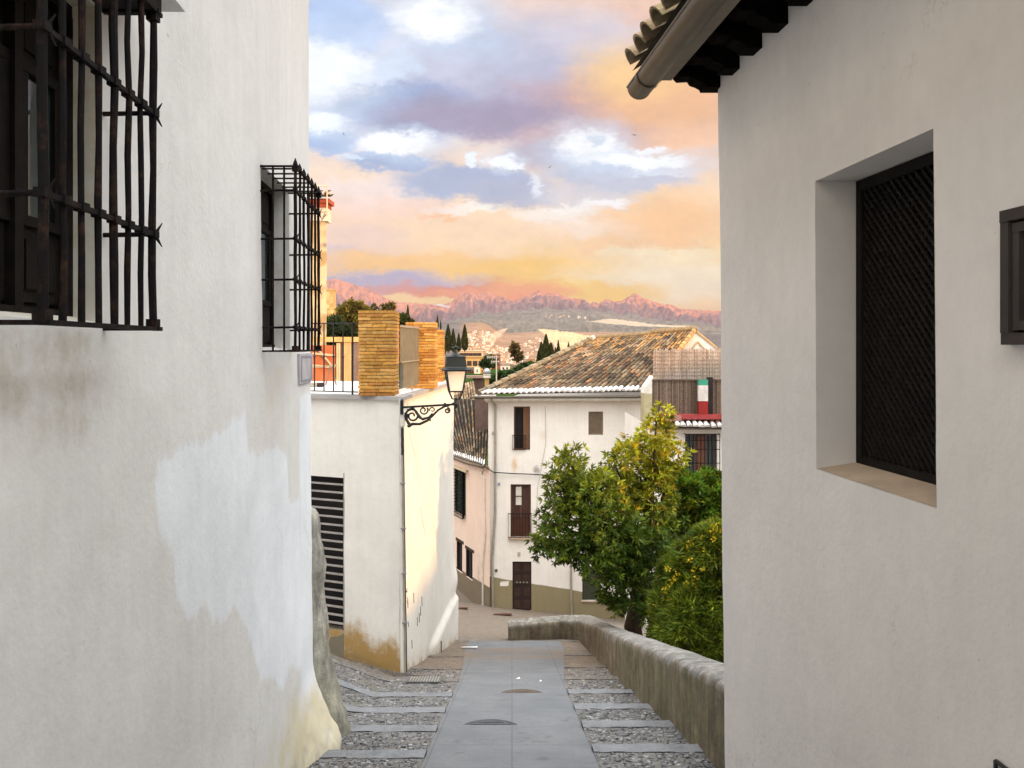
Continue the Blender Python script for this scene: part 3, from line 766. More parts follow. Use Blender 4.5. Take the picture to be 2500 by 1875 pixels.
# framed grille further right on the wall
hz0, hz1 = .005, .52; hy0, hy1 = 2.5, 3.16
cc0 = Vector((XRb(2.87)-.02, 2.87, .26))
vb = thing('wall_grille', 'dark framed metal grille on the right wall, cut by the photo edge', 'grille', cc0)
fr = MB()
def rp(y, z, o): return Vector((XRb(y)-.012*z+o, y, z))
for ya, yb, za, zb, o in ((hy0, hy1, hz0, hz0+.045, 0), (hy0, hy1, hz1-.045, hz1, 0), (hy0, hy0+.045, hz0+.045, hz1-.045, 0), (hy1-.045, hy1, hz0+.045, hz1-.045, 0),
                          (hy0+.055, hy1-.055, hz0+.055, hz0+.09, .01), (hy0+.055, hy1-.055, hz1-.09, hz1-.055, .01), (hy1-.09, hy1-.055, hz0+.09, hz1-.09, .01)):
    A_, B_ = rp(ya, (za+zb)/2, -.022+o), rp(yb, (za+zb)/2, -.022+o)
    fr.obox((A_+B_)/2, (.024, 0, 0), (B_-A_)/2, (0, 0, (zb-za)/2), (.05, .043, .04))
fr.build('frame', M['attr'], vb)
bk = MB(); A_, B_ = rp(hy0+.02, .26, .0), rp(hy1-.02, .26, .0); bk.obox((A_+B_)/2, (.006, 0, 0), (B_-A_)/2, (0, 0, .24)); bk.build('backing', M['dark'], vb)
bk = MB()
for i in range(9):
    s0 = hy1-.10-i*.07
    bk.bar(rp(s0, hz0+.09, -.012), rp(s0-.0, hz1-.09, -.012), .012)
for i in range(5): bk.bar(rp(hy0, hz0+.12+i*.07, -.006), rp(hy1-.09, hz0+.12+i*.07, -.006), .01)
bk.build('bars', M['lattice'], vb)
# low hatch by the ground
hc = Vector((XRb(3.0)-.01, 3.0, -1.9))
hb = thing('utility_hatch', 'thin dark edged hatch low on the right wall at the bottom corner', 'hatch', hc)
fr = MB()
for (ya, za), (yb, zb) in (((3.27, -1.655), (2.6, -1.655)), ((3.27, -1.655), (3.27, -2.1)), ((3.27, -2.1), (2.6, -2.1))):
    fr.bar(rp(ya, za, -.012), rp(yb, zb, -.012), .012)
fr.build('frame', M['black'], hb)
fr = MB(); A_, B_ = rp(2.6, -1.88, -.004), rp(3.26, -1.88, -.004); fr.obox((A_+B_)/2, (.006, 0, 0), (B_-A_)/2, (0, 0, .215), (.45, .42, .38)); fr.build('door', M['attr'], hb)

# tiles ------------------------------------------------------------
PAL = [(.20, .125, .075), (.26, .17, .10), (.15, .105, .07), (.28, .21, .14), (.12, .09, .065), (.22, .19, .13), (.33, .24, .15), (.17, .15, .105), (.09, .07, .055), (.24, .13, .07)]
PALD = [tuple(x*.5 for x in c) for c in PAL]
def lp(A, B, t): return Vector(A)+(Vector(B)-Vector(A))*t
def tiles(mb, E0, E1, R0, R1, ncol, nrow, pal=PAL, white=0, rad=.46, rnd=None, seg=6, golden=None, thick=False):
    rnd = rnd or random.Random(3)
    E0, E1, R0, R1 = map(Vector, (E0, E1, R0, R1))
    nrm = (E1-E0).cross(lp(R0, R1, .5)-lp(E0, E1, .5)).normalized()
    if nrm.z < 0: nrm = -nrm
    mb.quad(E0-nrm*.02, E1-nrm*.02, R1-nrm*.02, R0-nrm*.02, (.045, .035, .027))
    for j in range(ncol):
        a = (j+.5)/ncol; A_, B_ = lp(E0, E1, a), lp(R0, R1, a)
        for k in range(nrow):
            t0, t1 = k/nrow, (k+1.22)/nrow
            if k == nrow-1: t1 = 1.0
            p, q = A_+(B_-A_)*t0, A_+(B_-A_)*t1
            d = (B_-A_).normalized(); w = nrm.cross(d).normalized()
            cw = (lp(E0, E1, a+.5/ncol)-lp(E0, E1, a-.5/ncol)).length*(1-t0)+(lp(R0, R1, a+.5/ncol)-lp(R0, R1, a-.5/ncol)).length*t0
            cw *= abs(w.dot((E1-E0).normalized()))
            r0 = cw*rad*rnd.uniform(.95, 1.1); r1 = r0*.8
            jx = w*rnd.uniform(-.1, .1)*cw+nrm*rnd.uniform(-.05, .10)*cw*.6; lift = nrm*cw*.10
            if k: p = p+d*rnd.uniform(-.04, .04)
            col = rnd.choice(pal); f = rnd.uniform(.65, 1.25)*(1+.55*mnoise.noise(p*.9))
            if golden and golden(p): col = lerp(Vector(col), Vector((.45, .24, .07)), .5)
            if k < white: col = (.66, .62, .58); f = rnd.uniform(.85, 1.1); r0 *= 1.12; lift = nrm*cw*.16
            col = tuple(x*f for x in col)
            vs = []
            for (c_, r_, li) in ((p, r0, lift), (q, r1, Vector((0, 0, 0)))):
                for s_ in range(seg+1):
                    th = math.pi*s_/seg
                    vs.append(c_+jx+li+w*math.cos(th)*r_+nrm*math.sin(th)*r_*.95)
            fs = [(s_, s_+1, seg+1+s_+1, seg+1+s_) for s_ in range(seg)]
            if k < white: fs.append(tuple(range(seg+1)))
            elif thick or k == 0:
                b0 = len(vs)
                for s_ in range(seg+1):
                    th = math.pi*s_/seg; vs.append(p+jx+lift+w*math.cos(th)*r0*.84+nrm*math.sin(th)*r0*.78)
                fs += [(s_, b0+s_, b0+s_+1, s_+1) for s_ in range(seg)]
                for s_ in range(seg+1):
                    th = math.pi*s_/seg; vs.append(q+jx+w*math.cos(th)*r1*.84+nrm*math.sin(th)*r1*.78)
                fs += [(b0+s_, b0+seg+1+s_, b0+seg+2+s_, b0+s_+1) for s_ in range(seg)]
            mb.add(vs, fs, col)
rf = MB()
eX = lambda Y: 1.524-.085*Y
PALE = [(.30, .24, .14), (.36, .29, .18), (.24, .17, .10), (.33, .25, .16)]
tiles(rf, (eX(6.62), 6.62, 2.24), (eX(-6.6), -6.6, 2.24), (RIDX, 6.72, RIDZ+.1), (RIDX, -6.6, RIDZ+.1), 50, 15, PALE, rad=.44, seg=8, thick=True)
rf.quad((RIDX, 6.72, RIDZ+.1), (RIDX, -7, RIDZ+.1), (BKX+.3, -7, 2.25), (BKX+.3, 6.72, 2.25), (.2, .13, .08))
rf.build('roof', M['tile'], rb)
ev = MB()
# boarded soffit and fascia
def ex(Y, o, z): return Vector((XRb(Y)+o, Y, z))
def strip(mb, o0, o1, z0, z1, y0=-7, y1=6.62, col=(1, 1, 1)):
    a, b = ex(y0, (o0+o1)/2, (z0+z1)/2), ex(y1, (o0+o1)/2, (z0+z1)/2)
    mb.obox((a+b)/2, ((o1-o0)/2, 0, 0), (b-a)/2, (0, 0, (z1-z0)/2), col)
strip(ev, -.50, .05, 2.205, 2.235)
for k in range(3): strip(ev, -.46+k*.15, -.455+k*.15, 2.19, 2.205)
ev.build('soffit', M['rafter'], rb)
fb_ = MB(); strip(fb_, -.53, -.44, 2.165, 2.203, y1=6.60, col=(.30, .25, .18)); strip(fb_, -.475, -.36, 2.135, 2.163, y1=6.585, col=(.22, .19, .15)); fb_.build('fascia', M['attr'], rb)
prof = [(.03, 2.035), (-.13, 2.035), (-.135, 2.055), (-.17, 2.075), (-.215, 2.09), (-.235, 2.12), (-.32, 2.115), (-.345, 2.14), (-.36, 2.203), (.03, 2.203)]
for i in range(28):
    Yc = 6.51-i*.42
    if Yc < -6: break
    mb = MB(); vs = []
    for yy in (Yc-.085, Yc+.075): vs += [ex(yy, o, z) for o, z in prof]
    n = len(prof); mb.add(vs, [tuple(range(n)), tuple(range(n, 2*n))[::-1]]+[(k, k+n, (k+1) % n+n, (k+1) % n) for k in range(n)])
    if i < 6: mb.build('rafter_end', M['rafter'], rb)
# gutter
gu = MB()
def gpt(Y, th, r): return Vector((XRb(Y)-.613+r*math.cos(th), Y, 2.08+r*math.sin(th)))
rg = .094
gu.grid(frange(math.pi*.97, 2*math.pi*1.06, .2), [-7, 0, 3, 5, 6.35, 6.6], lambda th, Y: gpt(Y, th, rg), lambda a, b: (1, 1, 1))
gu.grid(frange(math.pi*.97, 2*math.pi*1.06, .2), [-7, 0, 3, 5, 6.35, 6.6], lambda th, Y: gpt(Y, th, rg-.005), lambda a, b: (1, 1, 1), flip=True)
gu.tube([gpt(-7, math.pi*.97, rg), gpt(6.61, math.pi*.97, rg)], .010, 8)
for Yj in (6.30, 4.62, 3.0):
    gu.grid(frange(math.pi*.97, 2*math.pi*1.06, .15), [Yj-.03, Yj+.03], lambda th, Y: gpt(Y, th, rg+.008), lambda a, b: (1, 1, 1))
gu.add([gpt(6.6, math.pi*.97+i*(math.pi*1.09)/12, rg+.002) for i in range(13)], [tuple(range(13))])
gu.build('gutter', M['gutter'], rb, smooth=False)

# ================================================================== PARAPET WALL ALONG THE STEPS
inn = [(2.03, 6.0), (1.96, 8.7), (1.87, 10.7), (1.79, 12.8), (1.74, 17), (1.69, 20.4), (1.58, 21.05), (1.25, 21.2), (.4, 21.05), (-.1, 20.9)]
out_ = [(2.6, 6.0), (2.52, 8.7), (2.41, 10.7), (2.30, 12.8), (2.22, 17), (2.16, 20.8), (2.05, 21.6), (1.4, 21.75), (.45, 21.6), (-.1, 21.45)]
hh = [.86, .85, .82, .78, .66, .56, .54, .52, .46, .42]
def path(P_, s):
    i = min(int(s), len(P_)-2); t = s-i
    return (lerp(P_[i][0], P_[i+1][0], t), lerp(P_[i][1], P_[i+1][1], t))
S = []
for i in range(len(inn)-1):
    L2 = math.hypot(inn[i+1][0]-inn[i][0], inn[i+1][1]-inn[i][1]); n = max(2, int(L2/.07)); S += [i+k/n for k in range(n)]
S.append(len(inn)-1)
prof_t = [(0, -.8)]+[(0, z) for z in frange(0, .86, .05)]+[(.02, .93), (.07, .98), (.15, 1.0), (.3, 1.015), (.5, 1.02), (.7, 1.015), (.85, .99), (.95, .95), (1, .85), (1, .4), (1, -3.2)]
def pw(s, ti):
    w, hz = prof_t[int(ti)]
    a, b = path(inn, s), path(out_, s); i = min(int(s), len(hh)-2); h = lerp(hh[i], hh[i+1], s-i)
    x, y = lerp(a[0], b[0], w), lerp(a[1], b[1], w)
    d = .016*fb(x, y, hz, 1.2)+.006*fb(x*2, y*2, hz*3, 3)
    base = plane_z(lerp(a[1], b[1], .3)); 
    return (x-(d if w < .5 else -d), y, base+h*hz+.009*fb(x, y, 3, 1.6)*(hz > .5))
def pcol(s, ti):
    w, hz = prof_t[int(ti)]; a = path(inn, s)
    n = fb(a[0]*3, a[1]*3, 7, 2)
    top = .95 if hz > .955 else (.5+n*1.2 if hz > .8 else 0)
    if a[1] > 16: top *= .7
    return (max(0, min(1, top+.5*fb(a[0]*6, a[1]*6, ti*.5, 2)))*.8, (.55+.5*n)*(hz < .9)*(a[1] < 14), (.35+.3*fb(a[0], a[1]*2, 2, 1))*(hz < .95))
mb = MB(); mb.grid(S, list(range(len(prof_t))), pw, pcol)
e = [pw(len(inn)-1, i) for i in range(len(prof_t))]; mb.add(e, [tuple(range(len(e)))], (0, .1, .3))
tag(mb.build('parapet_wall', M['stonewall'], smooth=True, loc=(1.8, 10, -4.5)), 'low weathered mortar parapet with pale rounded top beside the steps', 'wall')

# ================================================================== ANNEX WITH ROOF TERRACE
ax_ = thing('terrace_building', 'white annex with a flat roof terrace, slatted vent and stained foot', 'building', (-2.8, 16, -6))
TZ = -.885
def fr_(t, z): return (-1.96-1.7*t+.008*fb(t, z, 2, 1), 14.4+.7*t+.008*fb(t, z, 0, 1), z)
TV = .637
mb = MB()
def fcol(t, z):
    g0 = gz(fr_(t, z)[0], 14.6); st = sst(.95+.25*fb(t*3, 0, 0, 1.5), .1, z-g0)
    return (0, min(.95, st*(.7+.3*(1-t))), .35*sst(.15, 0, z-g0)+.25*sst(.03, .0, abs(t-.28)+abs(z+1.95)*.3))
mb.grid(uniq((frange(0, .637, .02)+frange(.637, 1.8, .08))), uniq((frange(-6.4, -5.16, .05)+frange(-5.16, -2.39, .1)+frange(-2.39, TZ-.06, .1))), fr_, fcol, lambda t, z: t > TV and -5.16 < z < -2.39, flip=True)
def sd_(Y, z):
    x = -1.96+.07*(Y-14.4)+.012*fb(Y, z, 31, .8)+.004*fb(Y, z, 33, 3)
    if Y < 14.5: x -= (14.5-Y)*.15
    x += .02*sst(-3, -6, z)*sst(18, 21, Y)
    edge = -6.35+.1*(Y-21)*.0+.02*fb(Y, 0, 3, 3)
    x += .10*sst(edge+.05, edge-.12, z)*sst(17.2, 17.8, Y)
    x += .09*math.exp(-((z+5.95)/.35)**2)*sst(20.2, 20.9, Y)
    return (x, Y, z)
def scol(Y, z):
    g0 = plane_z(Y); n = fb(Y*2, z*.5, 5, 2)
    return (0, .35*sst(.5, 0, z-g0)+.25*sst(19, 20.6, Y)*sst(-4, -1.5, z)*(.5+n), .5*max(0, fb(Y*3, z*3, 11, 3)-.25)*sst(-3.5, -5, z)+.3*sst(.2, 0, z-g0))
mb.grid(frange(14.4, 21.0, .08), frange(-8.2, TZ-.06, .06), sd_, scol)
mb.quad((-1.5, 21, -8.4), (-6, 21, -8.4), (-6, 21, TZ-.06), (-1.5, 21, TZ-.06), (0, 0, 0))
mb.build('wall', M['box'], ax_, smooth=True)
# slatted vent
vt = MB(); vt.add([Vector(fr_(TV, -5.3))+Vector((0, .25, 0)), Vector(fr_(1.8, -5.3))+Vector((0, .25, 0)), Vector(fr_(1.8, -2.3))+Vector((0, .25, 0)), Vector(fr_(TV, -2.3))+Vector((0, .25, 0))], [(0, 1, 2, 3)])
ve = vt.build('vent', M['dark'], ax_)
sl = MB()
for k in range(18):
    z = lerp(-5.05, -2.52, k/17); a, b = Vector(fr_(TV, z)), Vector(fr_(1.8, z))
    a.z = b.z = z; sl.obox((a+b)/2+Vector((0, .04, 0)), (b-a)/2, (0, .022, .003), (0, .002, .011))
sl.build('slats', M['slat'], ve)
vt = MB()
a, b = Vector(fr_(TV, -5.2)), Vector(fr_(1.8, -5.2)); vt.obox((a+b)/2+Vector((0, .1, -.2)), (b-a)/2, (0, .1, 0), (0, 0, .24), (.20, .17, .12))
vt.obox(Vector(fr_(TV, -3.7))+Vector((.0, .11, 0)), (.012, 0, 0), (0, .11, 0), (0, 0, 1.4), (.3, .28, .25)); vt.build('vent_sill', M['attr'], ve)
# slab edge and floor
sb = MB()
P4 = [(-1.90, 14.33), (-5.0, 15.55), (-5.0, 21.2), (-1.43, 21.1)]
sb.add([(x, y, z) for z in (TZ-.07, TZ) for x, y in P4], [(0, 1, 2, 3), (7, 6, 5, 4), (0, 4, 5, 1), (1, 5, 6, 2), (2, 6, 7, 3), (3, 7, 4, 0)], (.36, .34, .33))
sb.build('roof_slab', M['attr'], ax_)
fl = MB(); fl.add([(x, y, TZ+.006) for x, y in [(-2.02, 14.5), (-5.0, 15.72), (-5.0, 21.1), (-1.52, 21.0)]], [(0, 1, 2, 3)]); fl.build('terrace_floor', M['terrace'], ax_)

def brickpier(name, label, x0, x1, y0, y1, z0, z1, nc, seed, lean=0):
    rnd = random.Random(seed); mb = MB()
    mb.box(x0+.025, x1-.025, y0+.025, y1-.025, z0, z1-.02, (.30, .20, .09))
    ch = (z1-z0)/nc
    for k in range(nc):
        za = z0+k*ch; x = x0; off = rnd.random()
        cuts = [x0]
        while cuts[-1] < x1-.12: cuts.append(min(x1, cuts[-1]+rnd.uniform(.2, .34)*(.5 if len(cuts) == 1 and k % 2 else 1)))
        cuts[-1] = x1
        for i in range(len(cuts)-1):
            f = rnd.uniform(.78, 1.12); base = rnd.choice([(.54, .275, .065), (.49, .245, .06), (.59, .33, .10), (.42, .19, .05)])
            col = tuple(c_*f for c_ in base); e_ = rnd.uniform(-.008, .010); tl = rnd.uniform(-.004, .004)
            xa, xb = cuts[i]+.003, cuts[i+1]-.003
            if i == 0: xa -= rnd.uniform(0, .015)
            if i == len(cuts)-2: xb += rnd.uniform(0, .015)
            yb_ = y0-e_; g_ = .0065
            ym = (y0+y1)/2
            mb.add([(xa, yb_, za+g_+tl), (xb, yb_+.002, za+g_-tl), (xb, y1, za+g_), (xa, y1, za+g_),
                    (xa, yb_+.003, za+ch-.004+tl), (xb, yb_, za+ch-.004-tl), (xb, y1, za+ch-.004), (xa, y1, za+ch-.004)],
                   [(3, 2, 1, 0), (4, 5, 6, 7), (0, 1, 5, 4), (1, 2, 6, 5), (2, 3, 7, 6), (3, 0, 4, 7)], col)
    return tag(mb.build(name, M['brick'], loc=((x0+x1)/2, (y0+y1)/2, z0)), label, 'pillar', 'brick pillars on the roof terrace')
brickpier('brick_pillar', 'nearest and widest thin brick pillar at the front corner of the terrace', -2.72, -2.09, 14.52, 15.12, TZ, .635, 25, 1)
brickpier('brick_pillar', 'middle brick pillar, glowing orange behind the sheet metal panel', -2.20, -1.60, 17.0, 17.6, TZ, .50, 24, 2)
brickpier('brick_pillar', 'farthest and lowest brick pillar at the back of the terrace', -2.0, -1.70, 20.1, 20.6, TZ, .40, 24, 3)
# corrugated panel between the piers
cp = thing('fence_panel', 'grey ribbed sheet panel between the first two brick pillars', 'fence panel', (-2.0, 16, TZ))
mb = MB(); n = 90; vs = []
for i in range(n+1):
    t = i/n; Y = lerp(15.12, 17.0, t); X = -2.06+.07*(Y-15.1)-.02+.014*(1 if i % 4 < 2 else -1)
    vs += [(X, Y, TZ+.09), (X, Y, lerp(.36, .37, t))]
fs = [(2*i, 2*i+2, 2*i+3, 2*i+1) for i in range(n)]
mb.add(vs, fs, [((.19, .17, .125) if (i//2) % 4 < 2 else (.10, .09, .07)) for i in range(len(vs))]); mb.build('sheet', M['attr'], cp)
mb = MB()
for z in (.37, -.30):
    mb = MB(); mb.bar((-2.06, 15.12, z), (-1.93, 17.0, z+.01), .02 if z > 0 else .035, .04 if z > 0 else .02); mb.build('rail', M['greypipe'], cp)
mb = MB(); mb.bar((-1.96, 16.1, TZ), (-1.96, 16.1, TZ+.1), .03); mb.build('foot', M['greypipe'], cp)
# black railing
rl = thing('railing', 'thin black iron railing along the front edge of the terrace', 'railing', (-3.5, 15.1, TZ))
mb = MB()
def rp2(p): 
    t = ((1250-p)/2000*14.45-1.96)/(1.7-(1250-p)/2000*.7); return Vector((-1.96-1.7*t, 14.47+.7*t, 0))
a, b = rp2(700), rp2(873)
def zz(p, z): return Vector((p.x, p.y, z))
mb.bar(zz(a, .42), zz(b, .42), .03, .02); mb.build('rail', M['black'], rl); mb = MB(); mb.bar(zz(a, -.83), zz(b, -.83), .03, .02); mb.build('rail', M['black'], rl)
mb = MB()
for i in range(8):
    p = rp2(860-i*23.2); mb.tube([zz(p, -.83), zz(p, .42)], .0125, 6); mb.lathe([(.012, -.03), (.026, 0), (.012, .03)], zz(p, -.19), 8)
    if i == 0: mb.tube([zz(p, -.88), zz(p, .42)], .018, 6)
mb.build('balusters', M['black'], rl)
# back of the terrace: panels
tf = thing('terrace_fence', 'mixed wooden panels and red sheet closing the back of the terrace', 'fence', (-4.2, 20.5, TZ))
mb = MB(); Yb = 20.6
def X_(p, Y=20.6): return (p-1250)/2000*Y
mb.box(X_(740), X_(818), Yb, Yb+.05, TZ, .02, (.42, .12, .045)); mb.build('red_sheet', M['attr'], tf)
mb = MB()
for p in (822, 827): mb.box(X_(p), X_(p+4), Yb-.03, Yb+.04, TZ, .08, (.55, .40, .22))
for i in range(6): mb.box(X_(840+i*3), X_(840+i*3+2.4), Yb-.02, Yb+.03, TZ, .10, (.5, .33, .14))
mb.box(X_(740), X_(876), Yb-.05, Yb+.06, .105, .23, (.55, .33, .12)); mb.build('slats', M['attr'], tf)
mb = MB(); mb.box(X_(829), X_(839), Yb, Yb+.04, TZ, .09, (.10, .05, .05)); mb.box(X_(860), X_(880), Yb-.01, Yb+.04, TZ, .09, (.17, .11, .09)); mb.build('dark_panels', M['attr'], tf)
mb = MB()
for zq in (-.18, -.48): mb.bar((X_(765), Yb-.06, zq), (X_(818), Yb-.06, zq-.05), .04, .05, col=(.5, .36, .22))
mb.bar((X_(772), Yb-.05, .0), (X_(812), Yb-.05, -.5), .03, .04, col=(.5, .36, .22)); mb.build('braces', M['attr'], tf)
tr = MB(); c0 = Vector((X_(808, 18.6), 18.6, TZ))
for s_ in (-1, 1): tr.bar(c0+Vector((s_*.12, 0, 0)), c0+Vector((s_*.02, 0, .42)), .03, .03, col=(.3, .16, .1))
tr.bar(c0+Vector((-.45, 0, .40)), c0+Vector((.14, 0, .45)), .05, .04, col=(.42, .28, .16))
tag(tr.build('trestle', M['attr'], loc=c0), 'small wooden trestle standing on the white terrace floor', 'trestle')
ps = MB(); c0 = Vector((X_(782, 17.6), 17.6, TZ)); ps.lathe([(.05, 0), (.08, .05), (.085, .09), (.07, .10)], c0, 12, (.05, .035, .03)); ps.obox(c0+Vector((-.2, 0, .05)), (.14, 0, 0), (0, .06, 0), (0, 0, .05), (.42, .38, .3))
tag(ps.build('planter', M['attr'], loc=c0), 'small dark pot beside a pale block on the terrace floor', 'pot')

# ================================================================== STREET LAMP ON THE CORNER
LY = 14.30; k_ = LY/2000
def q(zx, zy, dy=0): return px(940+zx/5.531, 820+zy/5.531, LY)+Vector((0, dy, 0))
lm = thing('wall_lamp', 'black four sided street lantern on a scrolled iron bracket at the annex corner', 'street lamp', q(228, 1040))
br = MB()
br.bar(q(228, 870), q(228, 1060), .055, .04); br.bar(q(235, 965), q(935, 925), .05, .035)
br.tube([q(228, 870), q(228, 850)], [.03, .01], 6)
def spiral(c, r0, r1, a0, a1, n=28, w=.019):
    pts = []; 
    for i in range(n+1):
        t = i/n; r = lerp(r0, r1, t); a_ = lerp(a0, a1, t); pts.append(q(c[0]+r*math.cos(a_), c[1]+r*math.sin(a_)))
    br.tube(pts, [w*lerp(1, .8, i/n) for i in range(n+1)], 7)
spiral((370, 1080), 108, 22, math.pi*.62, math.pi*4.1)
spiral((520, 1005), 62, 14, -math.pi*.2, -math.pi*.2+math.pi*2.6, w=.015)
spiral((640, 1000), 40, 12, math.pi*.9, math.pi*2.9, w=.012)
spiral((840, 1008), 40, 10, -math.pi*.5, math.pi*2.2, w=.017)
br.tube([q(320, 1215), q(370, 1190), q(470, 1190), q(570, 1145), q(650, 1070), q(720, 1000), q(800, 955), q(870, 940)], [.035, .026, .024, .022, .02, .018, .018, .016], 8)
br.tube([q(300, 1000), q(380, 975), q(470, 1100), q(510, 1125), q(590, 1100), q(640, 1045)], [.018, .02, .03, .026, .018, .012], 7)
br.tube([q(300, 1050), q(290, 1130), q(330, 1200)], [.025, .024, .03], 7)
br.tube([q(600, 1120), q(615, 1150)], [.024, .016], 6); br.lathe([(.01, -.03), (.04, 0), (.01, .03)], q(322, 1215), 8)
br.lathe([(.01, -.03), (.035, 0), (.01, .03)], q(808, 925), 8)
br.build('bracket', M['lampiron'], lm)
# lantern
Lc = px(1113, 0, LY); lx = Lc.x-.005
def ring(hw, z, tw=.0):
    c_, s_ = math.cos(R(9)), math.sin(R(9))
    return [Vector((lx+(x*c_-y*s_)*hw, LY+(x*s_+y*c_)*hw, z)) for x, y in ((-1, -1), (1, -1), (1, 1), (-1, 1))]
def frust(mb, levels, capb=True, capt=True, **kw):
    vs = [p for hw, z in levels for p in ring(hw, z)]; n = len(levels)
    fs = [(i*4+k, i*4+(k+1) % 4, (i+1)*4+(k+1) % 4, (i+1)*4+k) for i in range(n-1) for k in range(4)]
    if capb: fs.append((3, 2, 1, 0))
    if capt: fs.append(tuple((n-1)*4+k for k in range(4)))
    mb.add(vs, fs, **kw)
zb, zt_, hb_, ht_ = -.79, -.42, .115, .172
gl = MB(); frust(gl, [(hb_*.96, zb+.015), (ht_*.96, zt_)]); gl.build('glass', M['opal'], lm)
f2 = MB(); rb0, rt0 = ring(hb_, zb), ring(ht_, zt_)
for k in range(4):
    f2.bar(rb0[k], rt0[k], .018, .018); f2.bar(rb0[k], rb0[(k+1) % 4], .022, .022); f2.bar(rt0[k], rt0[(k+1) % 4], .02, .03)
tip = Vector((lx+.005, LY, -1.03))
for k in range(4): f2.tube([rb0[k], rb0[k]*.55+tip*.45+Vector((0, 0, -.02)), tip+Vector((0, 0, .10))], .011, 6)
f2.lathe([(.004, -.07), (.03, -.02), (.048, .02), (.035, .06), (.015, .13)], tip, 10); f2.bar(q(900, 927), tip+Vector((0, 0, .05)), .04, .04)
f2.build('frame', M['lampiron'], lm)
h2 = MB(); frust(h2, [(.245, -.425), (.252, -.41), (.185, -.37), (.178, -.36), (.158, -.20), (.165, -.195), (.163, -.18), (.10, -.16)]); h2.build('hood', M['lampiron'], lm)
f3 = MB(); f3.lathe([(.105, -.165), (.07, -.13), (.035, -.09), (.025, -.04), (.032, -.02), (.075, 0), (.07, .008), (.02, .012), (.014, .03), (.003, .045)], (lx, LY, -.02), 14); f3.build('finial', M['lampiron'], lm)
# conduits on the corner
cd = thing('corner_conduits', 'white and dark cable conduits running down the annex corner under the lamp', 'conduit', px(982, 1300, 14.36))
mb = MB()
def wl_(p, ya, yb, r_, mat, name, Yd=14.36):
    m2 = MB(); n_ = 10; m2.tube([px(p+(i/n_)*(yb-ya)*.014+math.sin(i*1.7)*.25, lerp(ya, yb, i/n_), Yd) for i in range(n_+1)], r_, 8); m2.build(name, mat, cd)
wl_(976.5, 975, 1650, .016, M['whitepipe'], 'white_pipe')
wl_(982, 1045, 1110, .028, M['black'], 'black_sleeve')
wl_(982.2, 1110, 1640, .022, M['greypipe'], 'grey_pipe'); wl_(985.2, 1110, 1640, .012, M['black'], 'dark_cable')
wl_(983.5, 1010, 1050, .012, M['black'], 'cable')
m2 = MB(); m2.obox(px(983, 1024, 14.33), (.04, 0, 0), (0, .03, 0), (0, 0, .115)); m2.build('junction_box', M['whitepipe'], cd)
for y in (1180, 1290, 1400, 1520):
    m2 = MB(); m2.obox(px(982.5+(y-1110)*.014, y, 14.34), (.045, 0, 0), (0, .02, 0), (0, 0, .012)); m2.build('clip', M['tin'], cd)
# scribbled marks and scuffs on the sunny side wall
rnd = random.Random(5)
def mark(Y, z, dy, dz, w, col, mk=None, nm='scuff'):
    mk = MB(); a, b = Vector(sd_(Y, z)), Vector(sd_(Y+dy, z+dz)); mk.bar(a+Vector((.004, 0, 0)), b+Vector((.004, 0, 0)), .008, w, upv=(1, 0, 0), col=col); mk.build(nm, M['attr'], ax_)
for i in range(22):
    zc = rnd.uniform(-4.75, -3.9); Yc = 14.62+rnd.random()*.35
    mark(Yc, zc, rnd.uniform(-.15, .25), rnd.uniform(-.12, .12), .016, rnd.choice([(.8, .8, .8), (.75, .75, .78), (.12, .12, .13), (.8, .78, .75)]), nm='scrawl')
mark(14.5, -4.02, .3, .04, .02, (.45, .05, .05))
for i in range(9): mark(rnd.uniform(14.8, 16.5), rnd.uniform(-5.6, -4.6), .04, rnd.uniform(-.22, -.1), .014, (.16, .13, .1))
mark(15.2, -1.6, .55, -.55, .003, (.5, .45, .38)); mark(16.3, -3.2, .6, -.7, .003, (.5, .45, .38)); mark(18.2, -6.55, 0, -.36, .05, (.1, .1, .09))

def litter(X, Y, w, d, rot, label, c_=(.7, .7, .7)):
    z = plane_z(Y)+.03; m_ = MB(); a_ = Vector((math.cos(rot)*w, math.sin(rot)*w, -.265*math.sin(rot)*w)); b_ = Vector((-math.sin(rot)*d, math.cos(rot)*d, -.265*math.cos(rot)*d)); c0 = Vector((X, Y, z))
    m_.add([c0-a_-b_, c0+a_-b_*1.1, c0+a_*.9+b_+Vector((0, 0, .02)), c0-a_*.8+b_*.9, c0-a_-b_+Vector((0, 0, .006)), c0+a_-b_*1.1+Vector((0, 0, .006)), c0+a_*.9+b_+Vector((0, 0, .026)), c0-a_*.8+b_*.9+Vector((0, 0, .006))], [(0, 1, 2, 3), (7, 6, 5, 4), (0, 4, 5, 1), (1, 5, 6, 2), (2, 6, 7, 3), (3, 7, 4, 0)], c_)
    tag(m_.build('paper_scrap', M['attr'], loc=c0), label, 'litter')
litter(-.98, 18.9, .20, .07, -.2, 'long white paper scrap lying by the foot of the sunlit wall')
litter(.10, 13.75, .035, .018, .3, 'small white scrap on the paved strip beyond the farther manhole')
litter(.47, 13.45, .025, .015, 1.0, 'tiny white scrap on the paved strip near the right cobbles')
